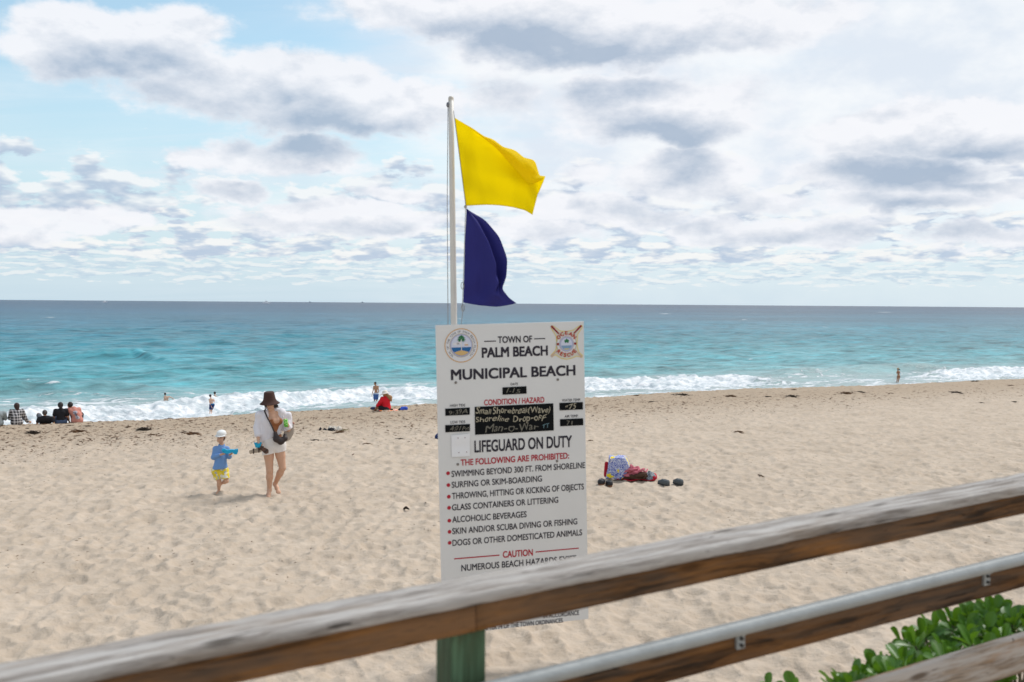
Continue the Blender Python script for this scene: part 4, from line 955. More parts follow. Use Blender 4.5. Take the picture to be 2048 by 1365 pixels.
for i, v in enumerate(mb.v):
    w_ = V3(v)-V3(cc); t = math.atan2(w_.y, w_.x); f_ = 1+.06*math.cos(t*7)*(1 if w_.z > -.03 else 0); mb.v[i] = tuple(V3(cc)+Vector((w_.x*f_, w_.y*f_, w_.z+.006*math.cos(t*7+1)*(w_.z > .02))))
mb.build('bucket_body', bl, cup)
tote = empty('tote_bag', o.location, 'beige canvas tote bag hanging behind the arm of the woman in the white shirt', 'bag', rz=o.rotation_euler.z)
cv = simple('canvas_beige', (.40, .35, .30), .9, .1, 10, .2, 60)
V_ = [q(930, 500, .10), q(1003, 506, .10), q(1000, 610, .10), q(962, 680, .12), q(905, 706, .12), q(880, 640, .10)]
mb = MB(); n = len(V_); mb.add([off(v, 0, -.035) for v in V_]+[off(v, 0, .05) for v in V_], [tuple(range(n))[::-1], tuple(range(n, 2*n))]+[(i, (i+1) % n, n+(i+1) % n, n+i) for i in range(n)])
bb = mb.build('bag_body', cv, tote, False); md = bb.modifiers.new('edge', 'BEVEL'); md.width = .014; md.segments = 3
mb = MB(); mb.tube([q(935, 505, .10), q(960, 490, .08), q(1003, 494, .08), q(1000, 510, .10)], .010, 8); mb.build('handle', simple('handle_red', (.30, .08, .05), .7), tote)
for (a, b_, ang), lab in (((596, 762, 12), 'beige and brown sandal in the lowered hand of the woman, the left one'), ((672, 745, -38), 'brown sandal pointing right in the lowered hand of the woman')):
    sd = empty('sandal', o.location, lab, 'sandal', 'sandals carried by the woman', rz=o.rotation_euler.z); mb = MB(); c0 = V3(q(a, b_, -.21)); Rz = Matrix.Rotation(R(-ang), 3, 'Y') @ Matrix.Rotation(R(62), 3, 'X')
    pts = [(-.105, 0), (-.095, .03), (-.03, .028), (.05, .042), (.09, .034), (.108, 0), (.09, -.034), (.05, -.040), (-.03, -.028), (-.095, -.03)]
    n = len(pts); mb.add([c0+Rz @ Vector((x, y, -.006)) for x, y in pts]+[c0+Rz @ Vector((x, y, .010)) for x, y in pts], [tuple(range(n))[::-1], tuple(range(n, 2*n))]+[(i, (i+1) % n, n+(i+1) % n, n+i) for i in range(n)])
    mb.build('sole', simple('sandal_sole', (.42, .33, .24), .8) if ang > 0 else simple('sandal_brown', (.12, .06, .04), .7), sd, False)
    for xx in (.055, -.03):
        mb = MB(); mb.tube([c0+Rz @ Vector((xx-.01, -.038, .004)), c0+Rz @ Vector((xx, -.02, .04)), c0+Rz @ Vector((xx, .02, .04)), c0+Rz @ Vector((xx+.01, .038, .004))], .010, 8); mb.build('strap', simple('sandal_dark', (.05, .03, .025), .6), sd)

# ---- toddler
o, q, k = person(438, 989, 'small child in white cap, blue long-sleeved shirt and yellow patterned shorts', 5.459, 210, 1250)
J = dict(head=q(233, 640, 0), neck=q(240, 722, .01), shL=q(180, 765, .01), shR=q(292, 768, .01), elL=q(158, 850, -.03), elR=q(318, 848, -.03), wrL=q(232, 812, -.14), wrR=q(322, 815, -.15),
         pel=q(222, 985, .01), hpL=q(185, 1005, .01), hpR=q(262, 1005, .01), knL=q(212, 1125, -.02), knR=q(290, 1112, -.07), anL=q(208, 1222, .01), anR=q(232, 1155, .12), toL=q(178, 1262, -.09), toR=q(205, 1190, .20), curl=.8)
J['hdL'] = (.75, -.5, .25); J['pmL'] = (.6, -.2, .5); J['hdR'] = (.6, -.5, .35); J['pmR'] = (-.5, -.2, .5)
s = .62; fc = (-.40, -.9, .0)
soft('body', body_prims(J, s, face=fc, hs=.80, fr=.0062)+[('e', off(q(218, 665, -.03)), (.046, .042, .040))], skin, o, .006, k=.014)
face_parts(J['head'], fc, .80, o)
soft('hair', [('e', off(J['head'], .012, .022, .005), (.066, .072, .068))], simple('hair_brown', (.07, .035, .018), .7, .3, 60), o, .007, cuts=[((-.4, -.9, -.2), -V3(J['head']).dot(Vector((.4, .9, .2)))+.018)])
m = rotto((-.40, -.9, -.16)).to_3x3(); hc = V3(q(238, 603, 0.005)); cap = empty('sun_cap', o.location, 'white peaked cap on the small child', 'cap', rz=o.rotation_euler.z)
capm = simple('cap_white', (.72, .73, .72), .85, .05, 20, .15, 90)
mb = MB(); mb.lathe([(.079, -.006), (.080, .008), (.076, .032), (.062, .052), (.038, .066), (.0001, .071)], 28, hc, m, 1., 1.08); bpy.data.objects.remove(cap)
cp = mb.build('cap', capm, o)
mb = MB(); vs = []; 
for j, rr_ in enumerate((.076, .093, .110, .124)):
    for i in range(13):
        t = R(-152+124*i/12); e_ = 1-abs(i-6)/6*.12*j; vs.append(hc+m @ Vector((rr_*math.cos(t)*(1 if j < 1 else .92), rr_*math.sin(t)*e_*1.05, -.004-.004*j-.05*(math.cos(t)*rr_)**2*6)))
fs = [(j*13+i, j*13+i+1, (j+1)*13+i+1, (j+1)*13+i) for j in range(3) for i in range(12)]; pk = mesh_obj('cap_peak', vs, fs, capm, o); md = pk.modifiers.new('t', 'SOLIDIFY'); md.thickness = .004
bs = simple('shirt_blue', (.15, .29, .56), .85, .08, 10, .8, 18)
soft('shirt', torso(J, s, .018)+[('c', J['shL'], J['elL'], .048, .042), ('c', J['elL'], lerp(J['elL'], J['wrL'], .75), .041, .030), ('c', J['shR'], J['elR'], .048, .042), ('c', J['elR'], lerp(J['elR'], J['wrR'], .75), .041, .030), ('c', q(235, 860, -.01), q(222, 975, -.01), .09, .105)],
     bs, o, .0065, k=.02, wrinkle=.005, cuts=[((.12, 0, -1), -q(0, 978)[2]+.0)], subs=[('e', J['neck'][:2]+(J['neck'][2]+.03,), (.045, .06, .045))])
soft('shorts', [('c', J['hpL'], J['hpR'], .078, .078), ('c', J['hpL'], lerp(J['hpL'], J['knL'], .72), .078, .072), ('c', J['hpR'], lerp(J['hpR'], J['knR'], .80), .078, .068)],
     m_voro('shorts_yellow', [(.72, .55, .03), (.72, .55, .03), (.78, .62, .08), (.40, .42, .40), (.72, .55, .03), (.75, .72, .60)], 26), o, .0065, k=.02, wrinkle=.004, cuts=[((.15, 0, -1), -q(0, 1098)[2]-.01)])
toy = empty('toy_shovel', o.location, 'bright blue plastic toy held level in both hands of the small child', 'toy', rz=o.rotation_euler.z)
mb = MB(); V_ = [(242, 748), (270, 742), (300, 757), (345, 752), (380, 757), (410, 748), (411, 775), (398, 808), (370, 806), (350, 786), (300, 800), (262, 792), (240, 768)]
n = len(V_); mb.add([q(x, y, -.235) for x, y in V_]+[q(x, y, -.175) for x, y in V_], [tuple(range(n))[::-1], tuple(range(n, 2*n))]+[(i, (i+1) % n, n+(i+1) % n, n+i) for i in range(n)])
tb = mb.build('toy_body', bl, toy, False); md = tb.modifiers.new('edge', 'BEVEL'); md.width = .008; md.segments = 2
mb = MB(); mb.tube([q(388, 752, -.205), q(388, 806, -.205)], .02, 10); mb.build('toy_rim', simple('blue_plastic_dark', (.0, .26, .50), .4), toy)
mb = MB(); mb.ball(q(262, 770, -.205), (.03, .034, .03), 8); mb.build('toy_grip', simple('blue_plastic_dark', (.0, .26, .50), .4), toy)

# ---- people at the water's edge
def seat_pose(w, h, lean=(0, 0), head_dx=0., spread=.16, knees=.32, back=True, hs=1.):
    """seated seen from behind, looking out to sea (+y); measures in metres, w shoulder width, h shoulder height"""
    lx, ly = lean; n = (lx, ly, h+.04)
    return dict(head=(lx+head_dx, ly+.02, h+.20*hs), neck=n, shL=(lx-w/2, ly, h), shR=(lx+w/2, ly, h), elL=(lx-w/2-.05, ly+.12, h-.25), elR=(lx+w/2+.05, ly+.12, h-.25),
        wrL=(-.13, ly+.38, h-.22), wrR=(.13, ly+.38, h-.22), pel=(0, 0, .12), hpL=(-.09, 0, .11), hpR=(.09, 0, .11), knL=(-spread, .36, knees), knR=(spread, .36, knees),
        anL=(-spread*.8, .62, .06), anR=(spread*.8, .62, .06), toL=(-spread*.8, .80, -.02), toR=(spread*.8, .80, -.02), curl=.6)
def shirt_prims(J, s, g=.02, sl=.6, full=False):
    P = torso(J, s, g)
    for a in 'LR':
        P.append(('c', J['sh'+a], lerp(J['sh'+a], J['el'+a], min(1, sl*1.) if not full else 1), .050*s+g, .046*s+g))
        if full: P.append(('c', J['el'+a], lerp(J['el'+a], J['wr'+a], .85), .044*s+g, .032*s+g))
    return P
def shorts_prims(J, s, g=.018, fr=.6):
    return [('c', J['hpL'], J['hpR'], .10*s+g, .10*s+g)]+[('c', J['hp'+a], lerp(J['hp'+a], J['kn'+a], fr), .09*s+g, .07*s+g) for a in 'LR']
VS = .013; FR = .0105
G_sit = 'people sitting in a row on the sand facing the sea'
# plaid shirt
o, q, k = person(34, 849, 'long-haired person in black and white plaid shirt sitting on the sand', 5.12, 172, 555, group=G_sit)
J = seat_pose(.36, .50, (.0, .02), 0, hs=.95); J['elR'] = (.27, .16, .22); J['wrR'] = (.36, .28, .06); J['hdR'] = (.9, .2, -.1)
soft('body', body_prims(J, .92, face=(0, 1, .0), fr=FR), skin, o, VS); soft('shirt', shirt_prims(J, .95, .03, full=True)+[('c', (-.03, 0, .30), (-.02, -.01, .10), .17, .17)], m_plaid(), o, VS, k=.03, wrinkle=.008, cuts=[((0, 0, -1), -.02)])
soft('hair', [('e', off(J['head'], 0, -.01, .01), (.098, .10, .115)), ('c', off(J['head'], .01, -.04, -.04), off(J['head'], .02, -.06, -.14), .075, .06)], simple('hair_dark_brown', (.035, .018, .014), .7, .3, 60), o, VS, cuts=[((0, 1, 0), .07)])
soft('trousers', shorts_prims(J, .95, .02, 1.)+[('c', J['kn'+a], J['an'+a], .075, .05) for a in 'LR'], simple('jeans_blue', (.06, .09, .16), .9), o, VS)
# man in black
o, q, k = person(91, 848, 'short-haired man in black t-shirt sitting low with one knee raised', 5.12, 465, 548, group=G_sit)
J = seat_pose(.42, .25, (.0, -.10), -.02, knees=.30); J['elL'] = (-.27, -.12, .12); J['wrL'] = (-.28, -.05, .0); J['elR'] = (.27, -.12, .12); J['wrR'] = (.28, -.05, .0); J['hdL'] = (-.3, -.8, -.05); J['hdR'] = (.3, -.8, -.05); J['pmL'] = J['pmR'] = (0, 0, -1); J['pel'] = (0, .14, .10); J['hpL'] = (-.09, .16, .10); J['hpR'] = (.09, .16, .10); J['knL'] = (-.24, .45, .36)
J['knR'] = (.1, .6, .10)
soft('body', body_prims(J, .96, face=(0, 1, 0), fr=FR), skin, o, VS); soft('shirt', shirt_prims(J, 1., .022, .75), simple('cloth_black', (.012, .012, .016), .9), o, VS, k=.03, cuts=[((0, 0, -1), -.01)])
soft('hair', [('e', off(J['head'], 0, -.012, .022), (.088, .10, .102))], hair_g, o, VS, cuts=[((0, 1, .2), .03)]); soft('shorts', shorts_prims(J, 1., .02, .85), simple('cloth_grey', (.12, .13, .15), .9), o, VS)
# woman in black top
o, q, k = person(122, 846, 'woman with long dark hair and black open-back top sitting in denim shorts', 5.12, 625, 540, group=G_sit)
J = seat_pose(.36, .52, (.0, .0), -.01); J['elL'] = (-.25, .04, .27); J['elR'] = (.25, .04, .27); J['wrL'] = (-.18, .24, .12); J['wrR'] = (.28, .2, .10)
soft('body', body_prims(J, .93, face=(.6, .8, -.1), fr=FR), skin, o, VS); soft('shirt', shirt_prims(J, .95, .026, .6), simple('cloth_black', (.012, .012, .016), .9), o, VS, k=.03, subs=[('c', (0, -.16, .47), (.0, -.15, .30), .045, .012)], cuts=[((0, 0, -1), -.11)])
soft('hair', [('e', off(J['head'], 0, -.01, .01), (.10, .10, .112)), ('c', off(J['head'], -.01, -.05, -.03), off(J['head'], .04, -.09, -.15), .07, .035)], hair_b, o, VS, cuts=[((.6, .8, 0), V3(J['head']).dot(Vector((.6, .8, 0)))+.03)])
soft('shorts', shorts_prims(J, .98, .03, .7), simple('jeans_blue', (.10, .15, .24), .9), o, VS)
# pink shirt
o, q, k = person(154, 845, 'dark-haired person in salmon pink long-sleeved shirt with printed back leaning left', 5.12, 800, 535, group=G_sit)
J = seat_pose(.34, .50, (-.10, .04), -.09); J['elL'] = (-.34, .12, .26); J['wrL'] = (-.30, .25, .10); J['head'] = (-.24, .06, .68)
pk_ = simple('cloth_salmon', (.58, .25, .20), .9, .06)
soft('body', body_prims(J, .93, face=(-.9, .4, -.1), fr=FR), skin, o, VS); soft('shirt', shirt_prims(J, .95, .032, full=True)+[('c', (-.02, 0, .32), (.03, 0, .10), .17, .165)], pk_, o, VS, k=.03, wrinkle=.008, cuts=[((0, 0, -1), -.01)])
soft('hair', [('e', off(J['head'], .012, -.005, .015), (.10, .10, .105))], hair_b, o, VS, cuts=[((-.9, .3, 0), V3(J['head']).dot(Vector((-.9, .3, 0)))+.045)])
bp = simple('print_grey', (.50, .50, .55), .9); vs = []
for j in range(7):
    for i in range(5):
        u, v_ = i/4-.5, j/6; x = -.045+.20*u+.10*v_; z = .47-.34*v_; vs.append((x, -.205+.05*(2*u)**2-.0*v_+(.06*(1-v_)**2 if v_ < .5 else .015), z))
soft('shirt_print', [('c', (-.06, -.062, .42), (.02, -.082, .20), .105, .10)], bp, o, VS, k=.01, cuts=[((.95, 0, .3), .215), ((-.95, 0, -.3), .02), ((0, 0, 1), .47), ((0, 0, -1), -.15), ((0, 1, 0), -.12)])
for x, z, w_, h_ in ((-.11, .42, .03, .012), (-.06, .40, .02, .05), (-.04, .34, .012, .09), (.0, .35, .012, .08), (-.02, .29, .05, .012), (-.07, .36, .012, .07), (.0, .20, .05, .010), (.03, .24, .012, .04)):
    mb = MB(); mb.box((x-w_/2, -.21, z-h_/2), (x+w_/2, -.172, z+h_/2), .003); mb.build('print_mark', simple('print_navy', (.05, .06, .13), .9), o, False)
soft('shorts', shorts_prims(J, .95, .03, .8), simple('cloth_black', (.012, .012, .016), .9), o, VS)
fm_ = empty('flip_flop_pair', ground(145, 843)[0], 'bright pink bundle beside the pink-shirted person', 'bundle'); fm_.name = 'pink_bundle'
pb_ = soft('bundle_cloth', [('e', (0, 0, .07), (.055, .05, .06)), ('e', (.03, 0, .12), (.04, .04, .04)), ('e', (-.02, .02, .13), (.03, .03, .03))], simple('cloth_magenta', (.65, .03, .18), .8), fm_, .012, k=.02)
soft('bundle_base', [('e', (-.01, -.01, .02), (.05, .05, .022))], simple('cloth_maroon', (.12, .02, .05), .8), fm_, .012)
# grey shirt, cut by the frame
o, q, k = person(-6, 850, 'person in light grey shirt at the far left edge of the photo', 5.12, -5, 557, group=G_sit)
J = seat_pose(.42, .46, (.02, .0), -.02)
soft('body', body_prims(J, .96, face=(.2, 1, 0), fr=FR), skin_l, o, VS); soft('shirt', shirt_prims(J, 1., .03, .8)+[('c', (0, 0, .3), (0, 0, .1), .17, .17)], simple('cloth_light_grey', (.28, .32, .33), .9), o, VS, k=.03, cuts=[((0, 0, -1), -.02)])
soft('hair', [('e', off(J['head'], 0, -.01, .02), (.088, .10, .10))], hair_g, o, VS, cuts=[((0, 1, .2), V3(J['head']).dot(Vector((0, 1, .2)))+.06)]); soft('shorts', shorts_prims(J, 1., .02, .7), simple('cloth_grey', (.12, .13, .15), .9), o, VS)
# woman in red
o, q, k = person(772, 823, 'woman with red top, white floppy sun hat and blonde ponytail sitting with legs stretched left', 6.827, 1170, 550)
rd = (.62, 0, .0)
J = dict(head=q(1150, 315, .05), neck=q(1165, 365, .04), shL=q(1120, 378, .0), shR=q(1200, 372, .10), elL=q(1090, 430, -.02), elR=q(1160, 450, .20), wrL=q(1048, 478, .0), wrR=q(1075, 490, .16), pel=q(1180, 515, .04), hpL=q(1170, 525, -.05), hpR=q(1180, 522, .12),
    knL=q(1080, 500, .02), knR=q(1090, 470, .25), anL=q(1015, 530, .12), anR=q(1030, 530, .28), toL=q(985, 508, .14), toR=q(990, 505, .30), curl=.6)
soft('body', body_prims(J, .90, face=(-.8, .6, -.1), fr=FR), skin_d, o, VS)
soft('shirt', shirt_prims(J, .93, .034, full=True)+[('c', q(1168, 420, .03), q(1180, 500, .04), .15, .17)], simple('cloth_red', (.62, .008, .02), .85), o, VS, k=.03, wrinkle=.006, cuts=[((0, 0, -1), -q(0, 528)[2])])
soft('trousers', [('c', J['hpL'], J['hpR'], .14, .14)]+[('c', J['hp'+a], lerp(J['hp'+a], J['kn'+a], .85), .13, .085) for a in 'LR']+[('c', q(1090, 530, 0), q(1250, 535, 0), .06, .06)], simple('cloth_black', (.012, .012, .016), .9), o, VS, k=.03, cuts=[((0, 0, -1), 0.)])
soft('hair', [('e', off(J['head'], .02, -.01, 0), (.09, .10, .10)), ('c', q(1195, 340, .02), q(1225, 365, .0), .07, .085), ('c', q(1225, 360, 0), q(1238, 405, 0), .08, .04)], hair_blond, o, VS, k=.03)
m = rotto((-.8, .45, -.25)).to_3x3(); mb = MB(); mb.lathe([(.0001, .105), (.05, .098), (.085, .07), (.10, .03), (.105, .0), (.14, -.02), (.185, -.045), (.188, -.05), (.14, -.03), (.10, -.01)], 26, off(J['head'], .015, -.01, .045), m, 1., 1.15)
mb.build('hat', simple('hat_cream', (.72, .66, .58), .9, .08, 30), o)
for a in 'LR':
    mb = MB(); t = V3(J['to'+a]); n_ = V3(J['an'+a]); mb.ball(tuple(n_.lerp(t, .6)), (.13, .055, .055), 8, rotto(tuple((t-n_).cross(Vector((0, 0, 1))))).to_3x3()); mb.build('shoe', simple('shoe_navy', (.03, .04, .09), .7), o)
# man standing in the swash
SC_ = []
o, q, k = person(750, 806, 'bare-chested man in blue swim shorts standing in the swash', 6.827, 1020, 455, water=True)
J = dict(head=q(1022, 190, -.01), neck=q(1030, 216, .01), shL=q(1004, 232, .0), shR=q(1062, 232, .0), elL=q(992, 295, -.0), elR=q(1066, 300, .0), wrL=q(980, 345, -.05), wrR=q(1052, 350, -.05), pel=q(1032, 335, 0), hpL=q(1020, 345, 0), hpR=q(1046, 345, 0),
    knL=q(1016, 400, -.02), knR=q(1048, 400, .02), anL=q(1012, 450, .02), anR=q(1035, 450, .04), toL=q(1000, 458, -.1), toR=q(1022, 458, -.1), curl=.5)
soft('body', body_prims(J, .98, face=(-.9, -.4, 0), fr=FR, hs=1.12), skin_d, o, VS); soft('hair', [('e', off(J['head'], .012, .005, .03), (.098, .11, .105))], hair_b, o, VS, cuts=[((-.9, -.4, -.6), V3(J['head']).dot(Vector((-.9, -.4, -.6)))+.035)])
soft('swim_shorts', shorts_prims(J, 1.05, .035, .95), simple('cloth_blue', (.05, .11, .30), .85, .5, 8), o, VS, k=.03); soft('waistband', [('c', off(J['hpL'], 0, 0, .05), off(J['hpR'], 0, 0, .05), .143, .143)], simple('cloth_pale_blue', (.42, .46, .55), .9), o, VS, cuts=[((0, 0, 1), J['pel'][2]+.10), ((0, 0, -1), -J['pel'][2]+.01)])
# boys
o, q, k = person(421, 827, 'boy in navy shorts with bright blue waistband wading, the left of two', 5.459, 110, 366, water=True)
J = dict(head=q(110, 175, .0), neck=q(115, 200, .0), shL=q(97, 212, 0), shR=q(140, 214, 0), elL=q(102, 250, -.05), elR=q(148, 245, .06), wrL=q(122, 295, -.12), wrR=q(152, 235, .15), pel=q(125, 268, 0), hpL=q(115, 275, 0), hpR=q(137, 275, 0), knL=q(108, 320, -.03), knR=q(124, 322, .02), anL=q(105, 358, .02), anR=q(122, 360, .03), toL=q(98, 366, -.1), toR=q(115, 368, -.1), curl=.5)
soft('body', body_prims(J, .80, face=(.6, .8, 0), fr=FR, hs=.9), skin_l, o, VS); soft('hair', [('e', off(J['head'], -.01, -.01, .012), (.088, .098, .098))], hair_b, o, VS, cuts=[((.6, .8, 0), V3(J['head']).dot(Vector((.6, .8, 0)))+.04)])
soft('swim_shorts', shorts_prims(J, .85, .03, .85), simple('cloth_navy', (.012, .03, .12), .85), o, VS, k=.03, cuts=[((0, 0, 1), J['pel'][2]+.03)]); soft('waistband', [('c', J['hpL'], J['hpR'], .12, .12)], simple('cloth_aqua', (.01, .25, .5), .85), o, VS, cuts=[((0, 0, -1), -J['pel'][2]-.01)])
o, q, k = person(431, 812, 'bare-chested boy in black shorts deeper in the foam, behind the other boy', 5.459, 165, 285, sink=.35, water=True)
J = dict(head=q(158, 145, .0), neck=q(160, 168, .0), shL=q(140, 182, 0), shR=q(184, 182, 0), elL=q(138, 225, .0), elR=q(188, 225, .05), wrL=q(148, 255, -.1), wrR=q(182, 255, .1), pel=q(168, 245, 0), hpL=q(157, 255, 0), hpR=q(180, 255, 0), knL=q(157, 305, -.03), knR=q(180, 305, .02), anL=q(157, 345, .02), anR=q(180, 345, .03), toL=q(150, 350, -.1), toR=q(175, 350, -.1), curl=.5)
soft('body', body_prims(J, .88, face=(-.3, .9, 0), fr=FR), skin_l, o, VS); soft('hair', [('e', off(J['head'], 0, -.01, .012), (.088, .098, .098))], hair_b, o, VS, cuts=[((-.3, .9, 0), V3(J['head']).dot(Vector((-.3, .9, 0)))+.04)]); soft('swim_shorts', shorts_prims(J, .9, .03, .8), simple('cloth_black', (.012, .012, .016), .9), o, VS, k=.03)
# swimmer
o, q, k = person(333, 803, 'bather waist-deep in the surf with one arm reaching right', 5.12, 1712, 318, sink=.55, water=True)
J = dict(head=q(1699, 243, .0), neck=q(1702, 265, .02), shL=q(1690, 272, -.02), shR=q(1742, 272, .02), elL=q(1690, 310, -.05), elR=q(1765, 285, .05), wrL=q(1698, 330, -.15), wrR=q(1780, 296, .1), pel=q(1716, 335, 0), hpL=q(1703, 340, 0), hpR=q(1730, 340, 0), knL=q(1703, 400, -.03), knR=q(1730, 400, .02), anL=q(1703, 450, .1), anR=q(1730, 450, .1), curl=.4)
soft('body', body_prims(J, .92, face=(.1, .9, 0), fr=FR), skin_l, o, VS); soft('hair', [('e', off(J['head'], 0, -.01, .015), (.085, .095, .098))], hair_b, o, VS, cuts=[((.1, .9, 0), V3(J['head']).dot(Vector((.1, .9, 0)))+.04)]); soft('swim_shorts', shorts_prims(J, .95, .03, .8), simple('cloth_navy', (.012, .03, .12), .85), o, VS, k=.03)
# woman in bikini, far right
o, q, k = person(1795, 766, 'woman in bikini and straw visor standing alone on the right looking out to sea', 17.06, 585, 1120, water=True)
J = dict(head=q(590, 650, .0), neck=q(600, 705, .02), shL=q(570, 735, -.06), shR=q(640, 735, .06), elL=q(548, 795, -.12), elR=q(600, 800, .02), wrL=q(568, 735, -.16), wrR=q(572, 745, -.1), pel=q(615, 900, 0), hpL=q(590, 915, -.02), hpR=q(640, 920, .05), knL=q(570, 1020, -.03), knR=q(620, 1020, .06), anL=q(560, 1105, .02), anR=q(600, 1110, .08), toL=q(540, 1120, -.02), toR=q(580, 1125, .02), curl=.8, hdL=(0, -.2, 1), hdR=(-.2, -.2, 1))
soft('body', body_prims(J, .92, face=(-.95, .1, 0), fr=FR), skin_d, o, .014); soft('hair', [('e', off(J['head'], .02, 0, .01), (.09, .09, .10)), ('c', q(630, 655, 0), q(655, 685, 0), .05, .04)], hair_b, o, .014, cuts=[((-.95, 0, 0), -V3(J['head']).x+.04)])
mb = MB(); mb.lathe([(.0001, .085), (.06, .07), (.09, .03), (.098, .0), (.15, -.01), (.152, -.014), (.09, -.004)], 20, off(J['head'], 0, 0, .035)); mb.build('visor', simple('straw', (.48, .28, .12), .8), o)
for nm, pr2 in (('bikini_top', [('c', lerp(J['shL'], J['pel'], .28), lerp(J['shR'], J['pel'], .28), .115, .115)]), ('bikini_bottom', [('c', J['hpL'], J['hpR'], .112, .112)])):
    zz = pr2[0][1][2]; soft(nm, pr2, simple('bikini_brown', (.10, .03, .02), .7), o, .014, cuts=[((0, 0, 1), zz+.035), ((0, 0, -1), -zz+.02)])

# ------------------------------------------------------------------ belongings on the sand
def az_of(p): return -math.atan2(p.x, p.y)
def cloth_heap(name, parent, mat, cx, cy, cz, rx, ry, rz, seed=0, folds=3, n=36, amp=.25):
    """a crumpled cloth lump: a low dome with deep folds"""
    vs = []; m_ = 14
    for j in range(m_+1):
        for i in range(n):
            t = 2*math.pi*i/n; ph = math.pi/2*j/m_
            rr_ = math.cos(ph); w_ = 1+amp*math.sin(folds*t+seed+3*ph)*.5+amp*.5*math.sin(7*t+seed*2+5*ph)
            hgt = math.sin(ph)*(1+amp*math.sin(4*t+seed)*math.cos(ph)*1.2+amp*.6*math.sin(9*rr_+seed+2*t))
            vs.append((cx+rx*rr_*w_*math.cos(t), cy+ry*rr_*w_*math.sin(t), cz+rz*hgt))
    fs = [(j*n+i, j*n+(i+1) % n, (j+1)*n+(i+1) % n, (j+1)*n+i) for j in range(m_) for i in range(n)]
    return mesh_obj(name, vs, fs, mat, parent)
def ground_s(px, py, cs, cx0, cy0):
    p, k = ground(px, py); ppm = F/k*cs; return p, (lambda x, y, d=0.: ((x-cx0)/ppm, d, (cy0-y)/ppm)), az_of(p)
cs = 8.533
p, q, rz = ground_s(1262, 967, cs, 700, 745)
tw = empty('beach_towel', p, 'crimson beach towel spread under the pile of belongings', 'towel', rz=rz); redt = simple('towel_red', (.42, .012, .03), .95, .15, 20, .4, 90)
def sheet(name, parent, mat, x0, x1, y0, y1, z, amp=.012, n=26, th=.012):
    vs = []
    for j in range(n+1):
        for i in range(n+1):
            u, v_ = i/n, j/n; e_ = .02*math.sin(v_*9)*(u < .02 or u > .98)
            vs.append((x0+(x1-x0)*u+e_, y0+(y1-y0)*v_+.02*math.sin(u*11)*(v_ < .02), z+amp*(1+math.sin(u*13+v_*4)*.6+math.sin(v_*9-u*5)*.4)))
    o = mesh_obj(name, vs, [(j*(n+1)+i, j*(n+1)+i+1, (j+1)*(n+1)+i+1, (j+1)*(n+1)+i) for j in range(n) for i in range(n)], mat, parent); md = o.modifiers.new('t', 'SOLIDIFY'); md.thickness = th; return o
sheet('towel_cloth', tw, redt, q(455, 0)[0], q(1085, 0)[0], -.05, .55, .018, .016)
mb = MB(); mb.tube([(q(1070, 0)[0], -.02, .05), (q(1105, 0)[0], .1, .055), (q(1100, 0)[0], .35, .05)], .042, 10); mb.build('rolled_corner', redt, tw)
mb = MB(); a = q(275, 640)
soft('towel_fold', [('c', (q(272, 0)[0], .22, .05), (q(275, 0)[0], .22, .26), .045, .035)], redt, tw, .015)
fb_ = empty('floral_bag', p, 'upright white and blue floral beach bag with yellow flowers beside a pink towel', 'bag', rz=rz)
V_ = [(262, 725), (300, 560), (318, 340), (400, 350), (470, 338), (600, 345), (650, 430), (680, 500), (640, 600), (560, 720), (470, 735), (360, 718)]
vs = []; dep = [(-.10, .94), (-.13, .80), (.0, 1.), (.12, .9)]
n = len(V_); cx_ = 470; cy_ = 560; rows = [(-.14, .80), (-.135, .95), (-.08, 1.), (.02, 1.), (.12, 1.), (.16, .93), (.17, .7)]
for dy, sc in rows: vs += [q(cx_+(x-cx_)*sc, cy_+(y-cy_)*sc, .10+dy) for x, y in V_]
fs = [(r_*n+i, r_*n+(i+1) % n, (r_+1)*n+(i+1) % n, (r_+1)*n+i) for r_ in range(len(rows)-1) for i in range(n)]+[tuple(range(n))[::-1], tuple(range((len(rows)-1)*n, len(rows)*n))]
bb = mesh_obj('bag_body', vs, fs, m_floral(), fb_); md = bb.modifiers.new('s', 'BEVEL'); md.width = .015; md.segments = 2
mb = MB(); mb.tube([q(325, 400, -.03), q(345, 360, -.07), q(372, 380, -.08), q(350, 430, -.07)], .008, 8); mb.build('handle', simple('bag_handle', (.6, .6, .7), .8), fb_)
pt_ = empty('pink_towel', p, 'crumpled dusty pink towel heaped beside the floral bag', 'towel', rz=rz); pinkm = simple('towel_pink', (.48, .13, .17), .95, .18, 12, .4, 80)
c_ = q(700, 640); cloth_heap('towel_cloth', pt_, pinkm, c_[0], .10, c_[2]-.02, .19, .15, .145, 1.3, 3, amp=.35)
rng2 = random.Random(4)
for k_ in range(7):
    a0 = rng2.random()*3; mb = MB(); x0 = q(590+k_*45, 0)[0]; mb.tube([(x0-.02, -.02+.02*math.sin(k_), c_[2]+.03+.01*k_ % .04), (x0+.03, -.055+.01*math.cos(k_*2), c_[2]+.075+.03*math.sin(k_*1.3)), (x0+.09, -.02, c_[2]+.05+.06*((k_*7) % 3)/2), (x0+.12, .05, c_[2]+.10)], [.012, .022, .018, .012], 8); mb.build('towel_roll', pinkm, pt_)
bt = empty('brown_wrap', p, 'dark brown crumpled garment under the pink towel', 'garment', rz=rz); brw = simple('cloth_brown', (.07, .035, .02), .9, .2, 20)
